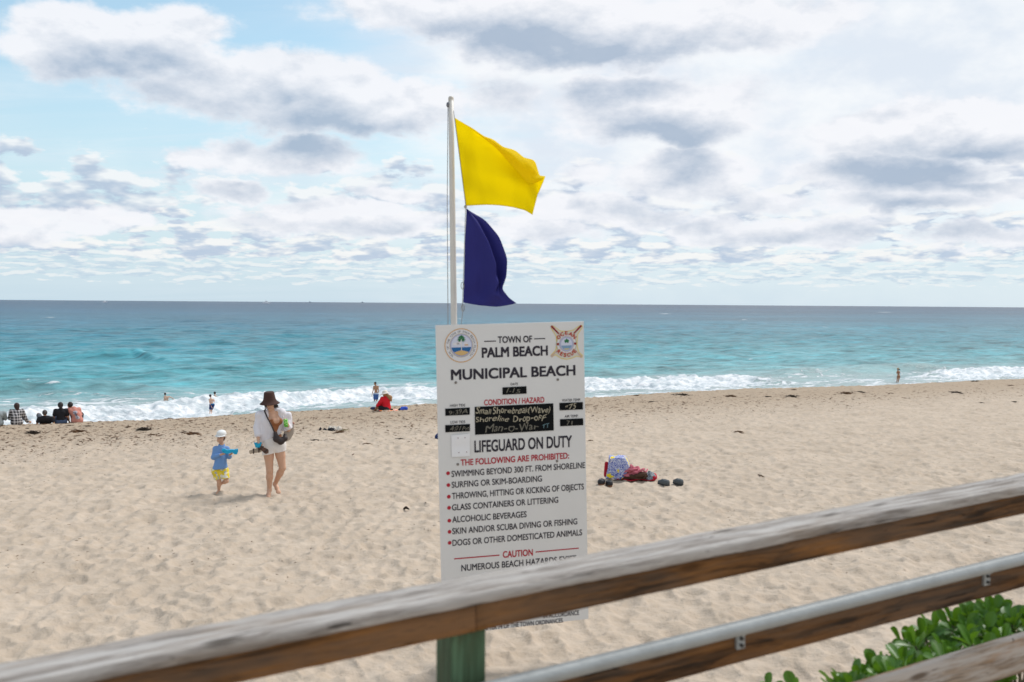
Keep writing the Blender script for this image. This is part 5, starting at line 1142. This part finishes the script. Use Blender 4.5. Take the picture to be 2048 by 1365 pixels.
c_ = q(720, 690); cloth_heap('garment_cloth', bt, brw, c_[0], .08, .04, .36, .14, .105, 2.2, 2, amp=.22); mb = MB(); mb.tube([q(760, 660, -.05), q(870, 625, -.06), q(950, 608, -.02), q(965, 640, -.04), q(900, 690, -.05)], [.03, .045, .03, .03, .02], 10); mb.build('garment_sleeve', brw, bt)
gt = empty('grey_garment', p, 'small grey speckled garment at the right end of the crimson towel', 'garment', rz=rz); c_ = q(1015, 690); cloth_heap('garment_cloth', gt, m_voro('grey_speckle', [(.16, .19, .22), (.28, .31, .33), (.10, .12, .15)], 60), c_[0], .06, .03, .105, .10, .13, .4, 3, amp=.18)
def shoe(px, py, L_, label, group, mat1, mat2, rot, closed=True):
    p_, k_ = ground(px, py); o = empty('shoe', (p_.x, p_.y, p_.z+.004), label, 'shoe', group, rz=az_of(p_)+R(rot)); w_ = L_*.2
    pts = [(-.5, 0), (-.45, .7), (-.25, .85), (.0, .75), (.25, 1.), (.42, .8), (.5, 0), (.42, -.8), (.25, -1.), (0, -.75), (-.25, -.85), (-.45, -.7)]; n = len(pts); mb = MB()
    for z, sc in ((0, .94), (.008, 1.), (.024, 1.), (.028, .96)): mb.v += [(x*L_*sc, y*w_*sc, z) for x, y in pts]
    mb.f += [(r_*n+i, r_*n+(i+1) % n, (r_+1)*n+(i+1) % n, (r_+1)*n+i) for r_ in range(3) for i in range(n)]+[tuple(range(n))[::-1], tuple(range(3*n, 4*n))]
    mb.build('sole', mat2, o)
    soft('upper', [('c', (-.30*L_, 0, .045), (.30*L_, 0, .035), w_*1.02, w_*.95), ('c', (-.30*L_, 0, .07), (.05*L_, 0, .075), w_*.85, w_*.8)], mat1, o, .009, k=.02,
         cuts=[((0, 0, -1), -.026), ((.35, 0, 1), .105)], subs=[('c', (-.28*L_, 0, .13), (.02*L_, 0, .13), w_*.85, w_*.75)])
    if closed: mb = MB(); mb.tube([(.06*L_, w_*.95, .05), (.10*L_, w_*.5, .088), (.11*L_, 0, .095), (.10*L_, -w_*.5, .088), (.06*L_, -w_*.95, .05)], .009, 8); mb.build('instep_band', mat1, o)
    return o
kb = simple('shoe_black', (.012, .011, .014), .5); kt = simple('sole_tan', (.22, .10, .05), .8); kg = simple('shoe_grey', (.075, .085, .09), .7, .15, 30); kk = simple('sole_dark', (.04, .045, .05), .8)
shoe(1203, 975, .27, 'black slip-on shoe with tan sole, left one of the pair beside the floral bag', 'black shoes beside the floral bag', kb, kt, 80)
shoe(1218, 975, .27, 'black slip-on shoe with tan sole, nearest the floral bag', 'black shoes beside the floral bag', kb, kt, 98)
shoe(1327, 977, .27, 'grey clog lying nearer the red towel, left of its pair', 'grey clogs on the sand', kg, kk, 128)
shoe(1356, 973, .26, 'grey clog lying farther from the red towel, right of its pair', 'grey clogs on the sand', kg, kk, 122)
# seated woman's towel and bag
p, q, rz = ground_s(780, 823, 6.827, 1230, 560)
t_o = empty('beach_towel', p, 'orange and white patterned towel under the woman in the red top', 'towel', rz=rz)
sheet('towel_cloth', t_o, m_voro('towel_orange', [(.75, .16, .02), (.8, .75, .7), (.75, .30, .03), (.6, .05, .06)], 14), q(1080, 0)[0], q(1340, 0)[0], -.25, .5, .02, .012)
bgb = empty('blue_backpack', p, 'bright blue and black bag lying at the end of the orange towel', 'bag', rz=rz)
soft('bag_body', [('c', q(1380, 545, .0), q(1440, 530, .02), .085, .09), ('c', q(1370, 555, .0), q(1440, 555, .02), .06, .05), ('c', q(1390, 515, .04), q(1430, 518, .04), .04, .04)], simple('bag_blue', (.012, .06, .42), .6), bgb, .013, wrinkle=.01)
soft('bag_front', [('c', q(1332, 560, -.04), q(1362, 530, -.04), .03, .035)], simple('cloth_black', (.012, .012, .016), .9), bgb, .013)
# dark and white heap left of the seated woman
p, q, rz = ground_s(657, 862, 6.827, 370, 820)
b1 = empty('clothes_heap', p, 'low heap of black clothes with a white cloth on top lying on the sand', 'clothes', rz=rz)
for i, (x0, x1, y_, hh) in enumerate(((240, 285, 815, .10), (290, 350, 815, .08), (355, 455, 815, .09))): a = q((x0+x1)/2, 815); cloth_heap('dark_cloth', b1, simple('cloth_black', (.012, .012, .016), .9), a[0], .0, 0, (x1-x0)/2/ (F/ground(657, 862)[1]*6.827), .09, hh+.02, i, 3, 20)
for x in (400, 450, 510): a = q(x, 790); cloth_heap('white_cloth', b1, simple('cloth_cream', (.6, .55, .48), .9), a[0], .12, .04, .09, .09, .10, x, 3, 20)
b2 = empty('sandal_heap', p, 'small olive and black object lying just right of the clothes heap', 'object', rz=rz); b2.name = 'small_bundle'
a = q(600, 815); cloth_heap('bundle_cloth', b2, simple('cloth_olive', (.16, .14, .06), .9), a[0], 0, 0, .14, .08, .055, 3., 3, 20)
# blue bundle partly behind the notice board
p, q, rz = ground_s(880, 880, 6.827, 1900, 930)
b3 = empty('blue_backpack', p, 'navy and multicoloured bag half hidden behind the left edge of the notice board', 'bag', rz=rz)
soft('bag_body', [('c', q(1875, 900, 0), q(1925, 850, 0), .09, .06), ('c', q(1900, 880, .03), q(1960, 880, .03), .09, .09), ('c', q(1905, 835, 0), q(1940, 840, 0), .05, .05)], simple('cloth_navy', (.012, .03, .12), .85), b3, .015)
soft('bag_pocket', [('e', q(1925, 885, -.09), (.07, .05, .09))], m_voro('bag_colours', [(.05, .25, .25), (.5, .45, .05), (.1, .3, .1), (.05, .1, .3)], 18), b3, .015)
mb = MB(); mb.tube([q(1862, 928, -.05), q(1900, 934, -.1), q(1960, 938, -.1)], .02, 8); mb.build('pink_trim', simple('cloth_magenta', (.65, .03, .18), .8), b3)

# ------------------------------------------------------------------ seaweed left along the high-water line
weed = simple('seaweed_brown', (.085, .042, .018), .85, .5, 30, spec=.2); weed2 = simple('seaweed_dark', (.026, .017, .010), .85, .4, 30, spec=.2)
def weed_mesh(seed, dens=46):
    r_ = random.Random(seed); V, Fc = [], []
    def strip(p0, a, l, w_, z0, arch):
        k = 5; n0 = len(V)
        for i in range(k):
            t = i/(k-1); x = p0[0]+math.cos(a)*l*t; y = p0[1]+math.sin(a)*l*t; z = z0+arch*4*t*(1-t); a2 = a+math.pi/2
            V.append((x+math.cos(a2)*w_, y+math.sin(a2)*w_, z)); V.append((x-math.cos(a2)*w_, y-math.sin(a2)*w_, z+w_*.6)); a += r_.uniform(-.5, .5)
        for i in range(k-1): Fc.append((n0+2*i, n0+2*i+1, n0+2*i+3, n0+2*i+2))
    m_ = 12   # low mound the strips lie on
    n0 = len(V)
    for j in range(5):
        for i in range(m_):
            t = 2*math.pi*i/m_; ph = j/4; rr_ = (1-ph)*(.42+.08*math.sin(3*t+seed)+.05*math.sin(5*t+seed*2)); V.append((rr_*math.cos(t), rr_*.8*math.sin(t), -.03+.22*math.sin(ph*math.pi/2)*(1+.25*math.sin(2*t+seed))))
    Fc += [(n0+j*m_+i, n0+j*m_+(i+1) % m_, n0+(j+1)*m_+(i+1) % m_, n0+(j+1)*m_+i) for j in range(4) for i in range(m_)]
    for _ in range(dens):
        x, y = r_.gauss(0, .22), r_.gauss(0, .18); d = math.hypot(x, y)
        strip((x, y), r_.random()*6.28, r_.uniform(.12, .32), r_.uniform(.010, .028), max(.01, .20-.35*d)+r_.uniform(0, .04), r_.uniform(.01, .07))
    me = bpy.data.meshes.new('seaweed_clump'); me.from_pydata(V, [], Fc); me.materials.append(weed if seed % 2 else weed2); me.update(); return me
WM = [weed_mesh(i+1) for i in range(6)]
spots = []
for x, y, w_ in ((465,572,110),(270,600,60),(20,590,60),(345,662,150),(490,650,70),(585,648,65),(790,652,150),(905,582,70),(970,668,40),(1480,625,150),(1560,680,110),(1885,645,65),(1955,672,170),(340,742,60),(1320,600,60),(80,655,35),(660,700,45),(1090,682,40),(1210,662,50),(1340,690,40),(1740,515,70),(2040,690,40)): spots.append((x/5.12, 740+y/5.12, w_/5.12))
for x, y, w_ in ((550,872,180),(200,975,115),(405,980,130),(1370,958,100),(1000,920,50),(1735,1025,60),(600,820,90),(1480,990,60),(910,1020,110),(560,580,35),(1885,1045,50),(1580,478,70),(1120,705,40)): spots.append((600+x/6.827, 740+y/6.827, w_/6.827))
for x, y, w_ in ((350,242,60),(280,213,30),(490,212,70),(712,216,50),(990,218,55),(1240,203,65),(1300,198,50),(1440,202,22),(1855,245,22),(1990,168,32),(1825,145,34),(1155,223,22),(1200,294,14),(745,383,40),(2005,240,28),(70,418,26),(420,320,18),(790,216,14),(880,219,30),(125,222,22),(1740,203,50),(1000,186,40),(1660,150,24)): spots.append((1150+x/2.2806, 700+y/2.2806, w_/2.2806))
LAND = (('plaid-shirted person', 34, 800), ('man in the black t-shirt', 91, 835), ('person in salmon pink', 155, 820), ('small child', 438, 920), ('woman in the brown hat', 541, 880), ('black clothes heap', 657, 858), ('woman in red', 772, 805), ('blue bag by the orange towel', 805, 818), ('board, left of it', 880, 860), ('board, right of it', 1180, 830), ('floral bag', 1235, 940), ('woman in bikini', 1795, 760), ('right edge of the photo', 2048, 780))
ORD = ['nearest', 'second nearest', 'third nearest', 'fourth nearest', 'fifth nearest', 'sixth nearest', 'seventh nearest', 'eighth nearest', 'ninth nearest', 'tenth nearest', 'eleventh nearest', 'twelfth nearest']
def near_label(i):
    px, py, w_ = spots[i]; best = sorted((math.hypot(px-x, py-y), nm, x, y) for nm, x, y in LAND); d, nm, x, y = best[0]
    rank = sum(1 for (a, b_, _) in spots if math.hypot(a-x, b_-y) < d)
    while rank >= len(ORD) and len(best) > 1: best = best[1:]; d, nm, x, y = best[0]; rank = sum(1 for (a, b_, _) in spots if math.hypot(a-x, b_-y) < d)
    return ('long ' if w_ > 16 else 'small ')+('brown' if i % 2 == 0 else 'blackish')+' seaweed scrap on the sand, '+ORD[min(rank, 11)]+' to the '+nm
named = {0: 'dark seaweed heap just below the man in the black t-shirt', 3: 'long flat seaweed strand below the plaid-shirted person', 6: 'flat seaweed strand below the person in salmon pink', 9: 'broad brown seaweed heap between the seated row and the walking woman', 10: 'thin seaweed patch just below the broad heap left of the child',
    12: 'long seaweed strand just above the head of the small child', 22: 'feathery brown seaweed heap below the black clothes heap', 23: 'small mounded seaweed heap right of the walking woman', 24: 'tufted seaweed heap lower left of the black clothes heap', 25: 'seaweed heap below the woman in red, left of the notice board', 35: 'seaweed heap nearest the right edge of the notice board', 37: 'dark seaweed pair upper right of the notice board edge',
    40: 'raised seaweed heap in the middle of the right-hand crest', 41: 'brown seaweed heap on the crest left of the woman in bikini', 44: 'small dark seaweed heap on the sand directly below the woman in bikini'}
for i, (px, py, w_) in enumerate(spots):
    p_, k_ = ground(px, py); wm = max(w_, 3)/F*k_
    o = bpy.data.objects.new('seaweed_clump', WM[i % 6]); o.location = (p_.x, p_.y, p_.z+.0); o.rotation_euler = (0, 0, az_of(p_)+random.uniform(-.4, .4)); o.scale = (wm*1.35, wm*1.0, min(wm*.62, .42))
    COL.objects.link(o); tag(o, named.get(i) or near_label(i), 'seaweed', 'seaweed clumps on the sand')
# loose flecks of weed, shell and twig: nobody could count them
vs = []; fs = []
r_ = random.Random(11)
def fleck(x, y, sz, el=2.4):
    z = float(sand_h(np.array([x]), np.array([y]))[0])+.004; a = r_.random()*6.28; n0 = len(vs); ca, sa = math.cos(a), math.sin(a)
    for u, v_, w_ in ((-el, -.4, 0), (0, -.8, .3), (el, -.1, .1), (0, .7, .25), (0, 0, .9)): vs.append((x+(u*ca-v_*sa)*sz, y+(u*sa+v_*ca)*sz, z+w_*sz))
    fs.extend([(n0, n0+1, n0+4), (n0+1, n0+2, n0+4), (n0+2, n0+3, n0+4), (n0+3, n0, n0+4)])
pts_ = []
while len(pts_) < 17000:
    py = 1300-(r_.random()**.55)*540; px = r_.uniform(-300, 2350); d = ray(px, py)
    if d.z > -.05: continue
    k_ = (3.2-0)/-d.z*1.1; x, y = d.x*k_, d.y*k_; s0 = x*NX+y*NY
    if s0 > 42 or s0 < 3: continue
    dens_ = .05+.95*float(sstep(s0, 20, 32)); cl = float(perlin(np.array([x*.5]), np.array([y*.5]), 61)[0])
    if r_.random() > dens_*(.35+1.2*max(0, cl+.25)): continue
    pts_.append((x, y, s0))
XS = np.array([p_[0] for p_ in pts_]); YS = np.array([p_[1] for p_ in pts_]); ZS = sand_h(XS, YS)
for (x, y, s0), z in zip(pts_, ZS):
    sz = r_.uniform(.005, .012)*(1+4.2*float(sstep(s0, 20, 32))*r_.random()**2); a = r_.random()*6.28; el = r_.uniform(1., 3.2); n0 = len(vs); ca, sa = math.cos(a), math.sin(a)
    for u, v_, w_ in ((-el, -.4, -.1), (0, -.8, .2), (el, -.1, 0), (0, .7, .15), (0, 0, .8)): vs.append((x+(u*ca-v_*sa)*sz, y+(u*sa+v_*ca)*sz, z+.002+w_*.45*sz))
    fs.extend([(n0, n0+1, n0+4), (n0+1, n0+2, n0+4), (n0+2, n0+3, n0+4), (n0+3, n0, n0+4)])
tag(mesh_obj('seaweed_scraps', vs, fs, weed, None, False), 'fine dark scraps of seaweed and debris scattered over the sand', 'seaweed', kind='stuff')
tw_ = simple('twig_brown', (.10, .055, .03), .9)
for (a, b_, w_, lab) in (((487, 1046), (497, 1052), .006, 'short dark stick on bare sand below the walking woman'), ((1516, 950), (1531, 957), .012, 'brown stick lying alone right of the grey clogs'), ((808, 1022), (818, 1025), .022, 'small black lump on the sand left of the notice board'), ((345, 1113), (357, 1115), .009, 'short brown twig low on the left of the sand'), ((704, 913), (711, 911), .012, 'small dark twig between the walking woman and the notice board')):
    A0, _ = ground(*a); B0, _ = ground(*b_); o = empty('twig', A0, lab, 'stick'); d = B0-A0
    mb = MB(); mb.tube([(0, 0, w_*.6), tuple(d*.4+Vector((0, 0, w_*1.6))), tuple(d+Vector((0, 0, w_*.7)))], [w_*.7, w_, w_*.4], 7); mb.build('stick', tw_ if w_ < .02 else weed2, o)

# ------------------------------------------------------------------ boats on the horizon
def boat(px, py, L_, label, kind):
    p_, k_ = sea_pt(px, py); o = empty('motor_boat' if kind == 'm' else 'ship', p_, label, 'boat' if kind == 'm' else 'ship', rz=az_of(p_))
    wt = simple('boat_white', (.85, .86, .88), .6, .0); gr = simple('ship_grey_blue', (.22, .27, .34), .7); m_ = wt if kind == 'm' else gr; mb = MB(); h = L_*(.13 if kind == 'm' else .07)
    prof = [(-.5, .0), (-.5, .15), (.1, .16), (.38, .09), (.5, 0), (.38, -.09), (.1, -.16), (-.5, -.15)]; n = 8
    for z, sc, dx in ((-.3*h, .86, -.02), (.3*h, .94, 0), (h, 1., .01)): mb.v += [((x*sc+dx)*L_, y*sc*L_, z+(.25*h if x > .3 and z > 0 else 0)) for x, y in prof]
    mb.f += [(r*n+i, r*n+(i+1) % n, (r+1)*n+(i+1) % n, (r+1)*n+i) for r in range(2) for i in range(n)]+[tuple(range(n))[::-1], tuple(range(2*n, 3*n))]; mb.build('hull', m_, o, False)
    mb = MB(); mb.box((-.22*L_, -.1*L_, h), (.18*L_, .1*L_, h+.12*L_), .01*L_); mb.build('cabin', m_, o, False)
    mb = MB(); mb.box((-.16*L_, -.08*L_, h+.121*L_), (.04*L_, .08*L_, h+.19*L_), .01*L_); mb.build('flybridge', m_, o, False)
    mb = MB(); mb.tube([(-.05*L_, 0, h+.19*L_), (-.07*L_, 0, h+.36*L_)], .008*L_, 6); mb.build('mast', m_, o)
    if kind == 'm':
        mb = MB(); mb.box((-.06*L_, -.102*L_, h+.065*L_), (.182*L_, .102*L_, h+.08*L_)); mb.build('window', simple('glass_dark', (.03, .04, .05), .2), o, False)
boat(533, 607.2, 34, 'white motor boat on the horizon, the largest boat in view', 'm')
boat(210, 605.2, 20, 'tiny white boat far out left of the larger motor boat', 'm')
boat(620, 605.3, 44, 'faint grey ship on the horizon just right of the white motor boat', 's')
boat(725, 606.0, 52, 'faint grey ship on the horizon nearer the flagpole', 's')

# ------------------------------------------------------------------ broad-leaved shrub beyond the railing
def m_leaf(name, c1, c2):
    m, b, p = newmat(name); o = b.n('ShaderNodeTexCoord').outputs['Object']
    rnd = b.n('ShaderNodeObjectInfo').outputs['Random']
    x, y, z = b.n('ShaderNodeSeparateXYZ', {0: o}).outputs
    c = b.mix(b.m('ADD', b.m('MULTIPLY', rnd, .7), b.m('MULTIPLY', b.noise(b.n('ShaderNodeNewGeometry').outputs['Position'], 9., 3., .5), .5)), c1, c2)
    c = b.mix(b.ss(b.m('ABSOLUTE', y), .0, .0018, .55, 0.), c, (.22, .34, .08))
    b._set(p.inputs['Base Color'], c); p.inputs['Roughness'].default_value = .38; p.inputs['Specular IOR Level'].default_value = .5
    t = b.n('ShaderNodeBsdfTranslucent'); b._set(t.inputs[0], b.mix(.5, c, (.25, .45, .02))); mx = b.n('ShaderNodeMixShader'); mx.inputs[0].default_value = .28
    Lk = m.node_tree.links; Lk.new(p.outputs[0], mx.inputs[1]); Lk.new(t.outputs[0], mx.inputs[2]); ou = [q_ for q_ in m.node_tree.nodes if q_.type == 'OUTPUT_MATERIAL'][0]; Lk.new(mx.outputs[0], ou.inputs[0]); return m
leafm = m_leaf('leaf_green', (.024, .095, .009), (.11, .27, .02))
def leaf_geo(L_, w_, curl, fold):
    prof = [(0, .10), (.15, .16), (.35, .42), (.55, .78), (.75, 1.), (.90, .82), (.97, .45), (1., .06)]; V, Fc = [], []
    for t, ww in prof:
        z = curl*t*t*L_
        for v_ in (-1, -.5, 0, .5, 1): V.append((t*L_, v_*ww*w_, z+fold*abs(v_)*ww*w_))
    for i in range(len(prof)-1):
        for j in range(4): Fc.append((i*5+j, i*5+j+1, (i+1)*5+j+1, (i+1)*5+j))
    return V, Fc
LG = [leaf_geo(.120, .0265, -.22, .35), leaf_geo(.105, .0245, .10, .30), leaf_geo(.130, .0275, -.05, .45), leaf_geo(.082, .020, -.35, .25)]
LM = []
for V, Fc in LG:
    me = bpy.data.meshes.new('leaf'); me.from_pydata(V, [], Fc); me.polygons.foreach_set('use_smooth', [True]*len(me.polygons)); me.materials.append(leafm); me.update(); LM.append(me)
r_ = random.Random(21)
def canopy(px, py, zt):
    d = ray(px, py); k_ = (zt-EYE.z)/d.z; return EYE+d*k_
edge = [(1690, 1366), (1762, 1334), (1830, 1268), (1880, 1250), (1960, 1212), (2048, 1228), (2200, 1215), (2500, 1200)]
tips = []
tries = 0
while len(tips) < 120 and tries < 60000:
    tries += 1; px = r_.uniform(1680, 2480); ey = np.interp(px, [e_[0] for e_ in edge], [e_[1] for e_ in edge]); py = r_.uniform(ey+8, 1560)
    if px < 2048 and py > 1500: continue
    zt = 1.76+r_.uniform(-.07, .05)-.10*max(0, (1900-px)/250)
    p_ = canopy(px, py, zt)
    if (RMi @ p_).y < .13: continue
    if any((p_-t_).length < .085 for t_ in tips): continue
    tips.append(p_)
base_tips = [canopy(1538, 1392, 1.58), canopy(1594, 1396, 1.58), canopy(1500, 1430, 1.55), canopy(1650, 1410, 1.58)]
def shrub(tips, label, root_pts, nleaf, maxparts):
    c0 = sum(root_pts, Vector())/len(root_pts); o = empty('shrub', c0, label, 'shrub')
    wood_ = simple('shrub_stem', (.11, .10, .055), .8, .2, 20); leaves = []
    mbs = {}
    for t_ in tips:
        b0 = min(root_pts, key=lambda g: (g-t_).length+r_.random()*.3)
        mid = b0.lerp(t_, .55)+Vector((r_.uniform(-.06, .06), r_.uniform(-.06, .06), r_.uniform(-.02, .06)))
        mb = MB(); mb.tube([b0-c0, mid-c0, t_.lerp(mid, .25)+Vector((r_.uniform(-.02, .02), 0, -.01))-c0, t_-c0], [.010, .007, .006, .005], 6); mb.build('stem', wood_, o)
        ax_ = Vector((r_.gauss(0, .35), r_.gauss(-.12, .35), 1)).normalized(); ph = r_.random()*6.28
        n_ = nleaf+r_.randint(-2, 2)
        for i in range(n_):
            a = ph+i*2.399; el = R(74-58*(i/n_)+r_.uniform(-10, 10)); u = ax_.orthogonal().normalized(); v_ = ax_.cross(u)
            d = (u*math.cos(a)+v_*math.sin(a))*math.cos(el)+ax_*math.sin(el); x_ = d.normalized(); up_ = (ax_-x_*ax_.dot(x_)).normalized(); y_ = up_.cross(x_)
            sc = r_.uniform(.75, 1.12)*(.72+.38*(i/n_)); m_ = Matrix((x_, y_, up_)).transposed().to_4x4() @ Matrix.Scale(sc, 4) @ Matrix.Rotation(r_.uniform(-.3, .3), 4, 'X'); m_.translation = t_-ax_*.010*i/3-c0
            leaves.append((m_, r_.randrange(4)))
    def key(lf):
        w_ = lf[0].translation+c0; d = w_-EYE; k_ = d.dot(fw); px = 1024+F*d.dot(rt)/k_; py = 682.5-F*d.dot(up)/k_
        return (max(0, px-2060)+max(0, py-1375))*1.+k_*3
    leaves.sort(key=key)
    for m_, g in leaves[:maxparts]:
        l_ = bpy.data.objects.new('leaf', LM[g]); l_.parent = o; l_.matrix_local = m_; COL.objects.link(l_)
    if len(leaves) > maxparts:
        V, Fc = [], []
        for m_, g in leaves[maxparts:]:
            n0 = len(V); V += [tuple(m_ @ Vector(v_)) for v_ in LG[g][0]]; Fc += [tuple(i+n0 for i in f) for f in LG[g][1]]
        f_ = mesh_obj('foliage', V, Fc, leafm, o); f_['kind'] = 'stuff'
    return o
def gpt(x, y): return Vector((x, y, float(base_h(x, y))))
cx_ = sum(t_.x for t_ in tips)/len(tips); cy_ = sum(t_.y for t_ in tips)/len(tips)
roots = [gpt(cx_+dx, cy_+dy) for dx, dy in ((-.5, -.3), (0, .1), (.5, .3), (.9, .8), (-.1, -.1))]
shrub(tips, 'glossy green broad-leaved shrub filling the lower right corner beyond the railing', roots, 11, 300)
bx = base_tips[0]; shrub(base_tips, 'small sprig of green leaves poking up at the bottom edge left of the larger shrub', [gpt(bx.x, bx.y+.1), gpt(bx.x+.2, bx.y)], 10, 300)
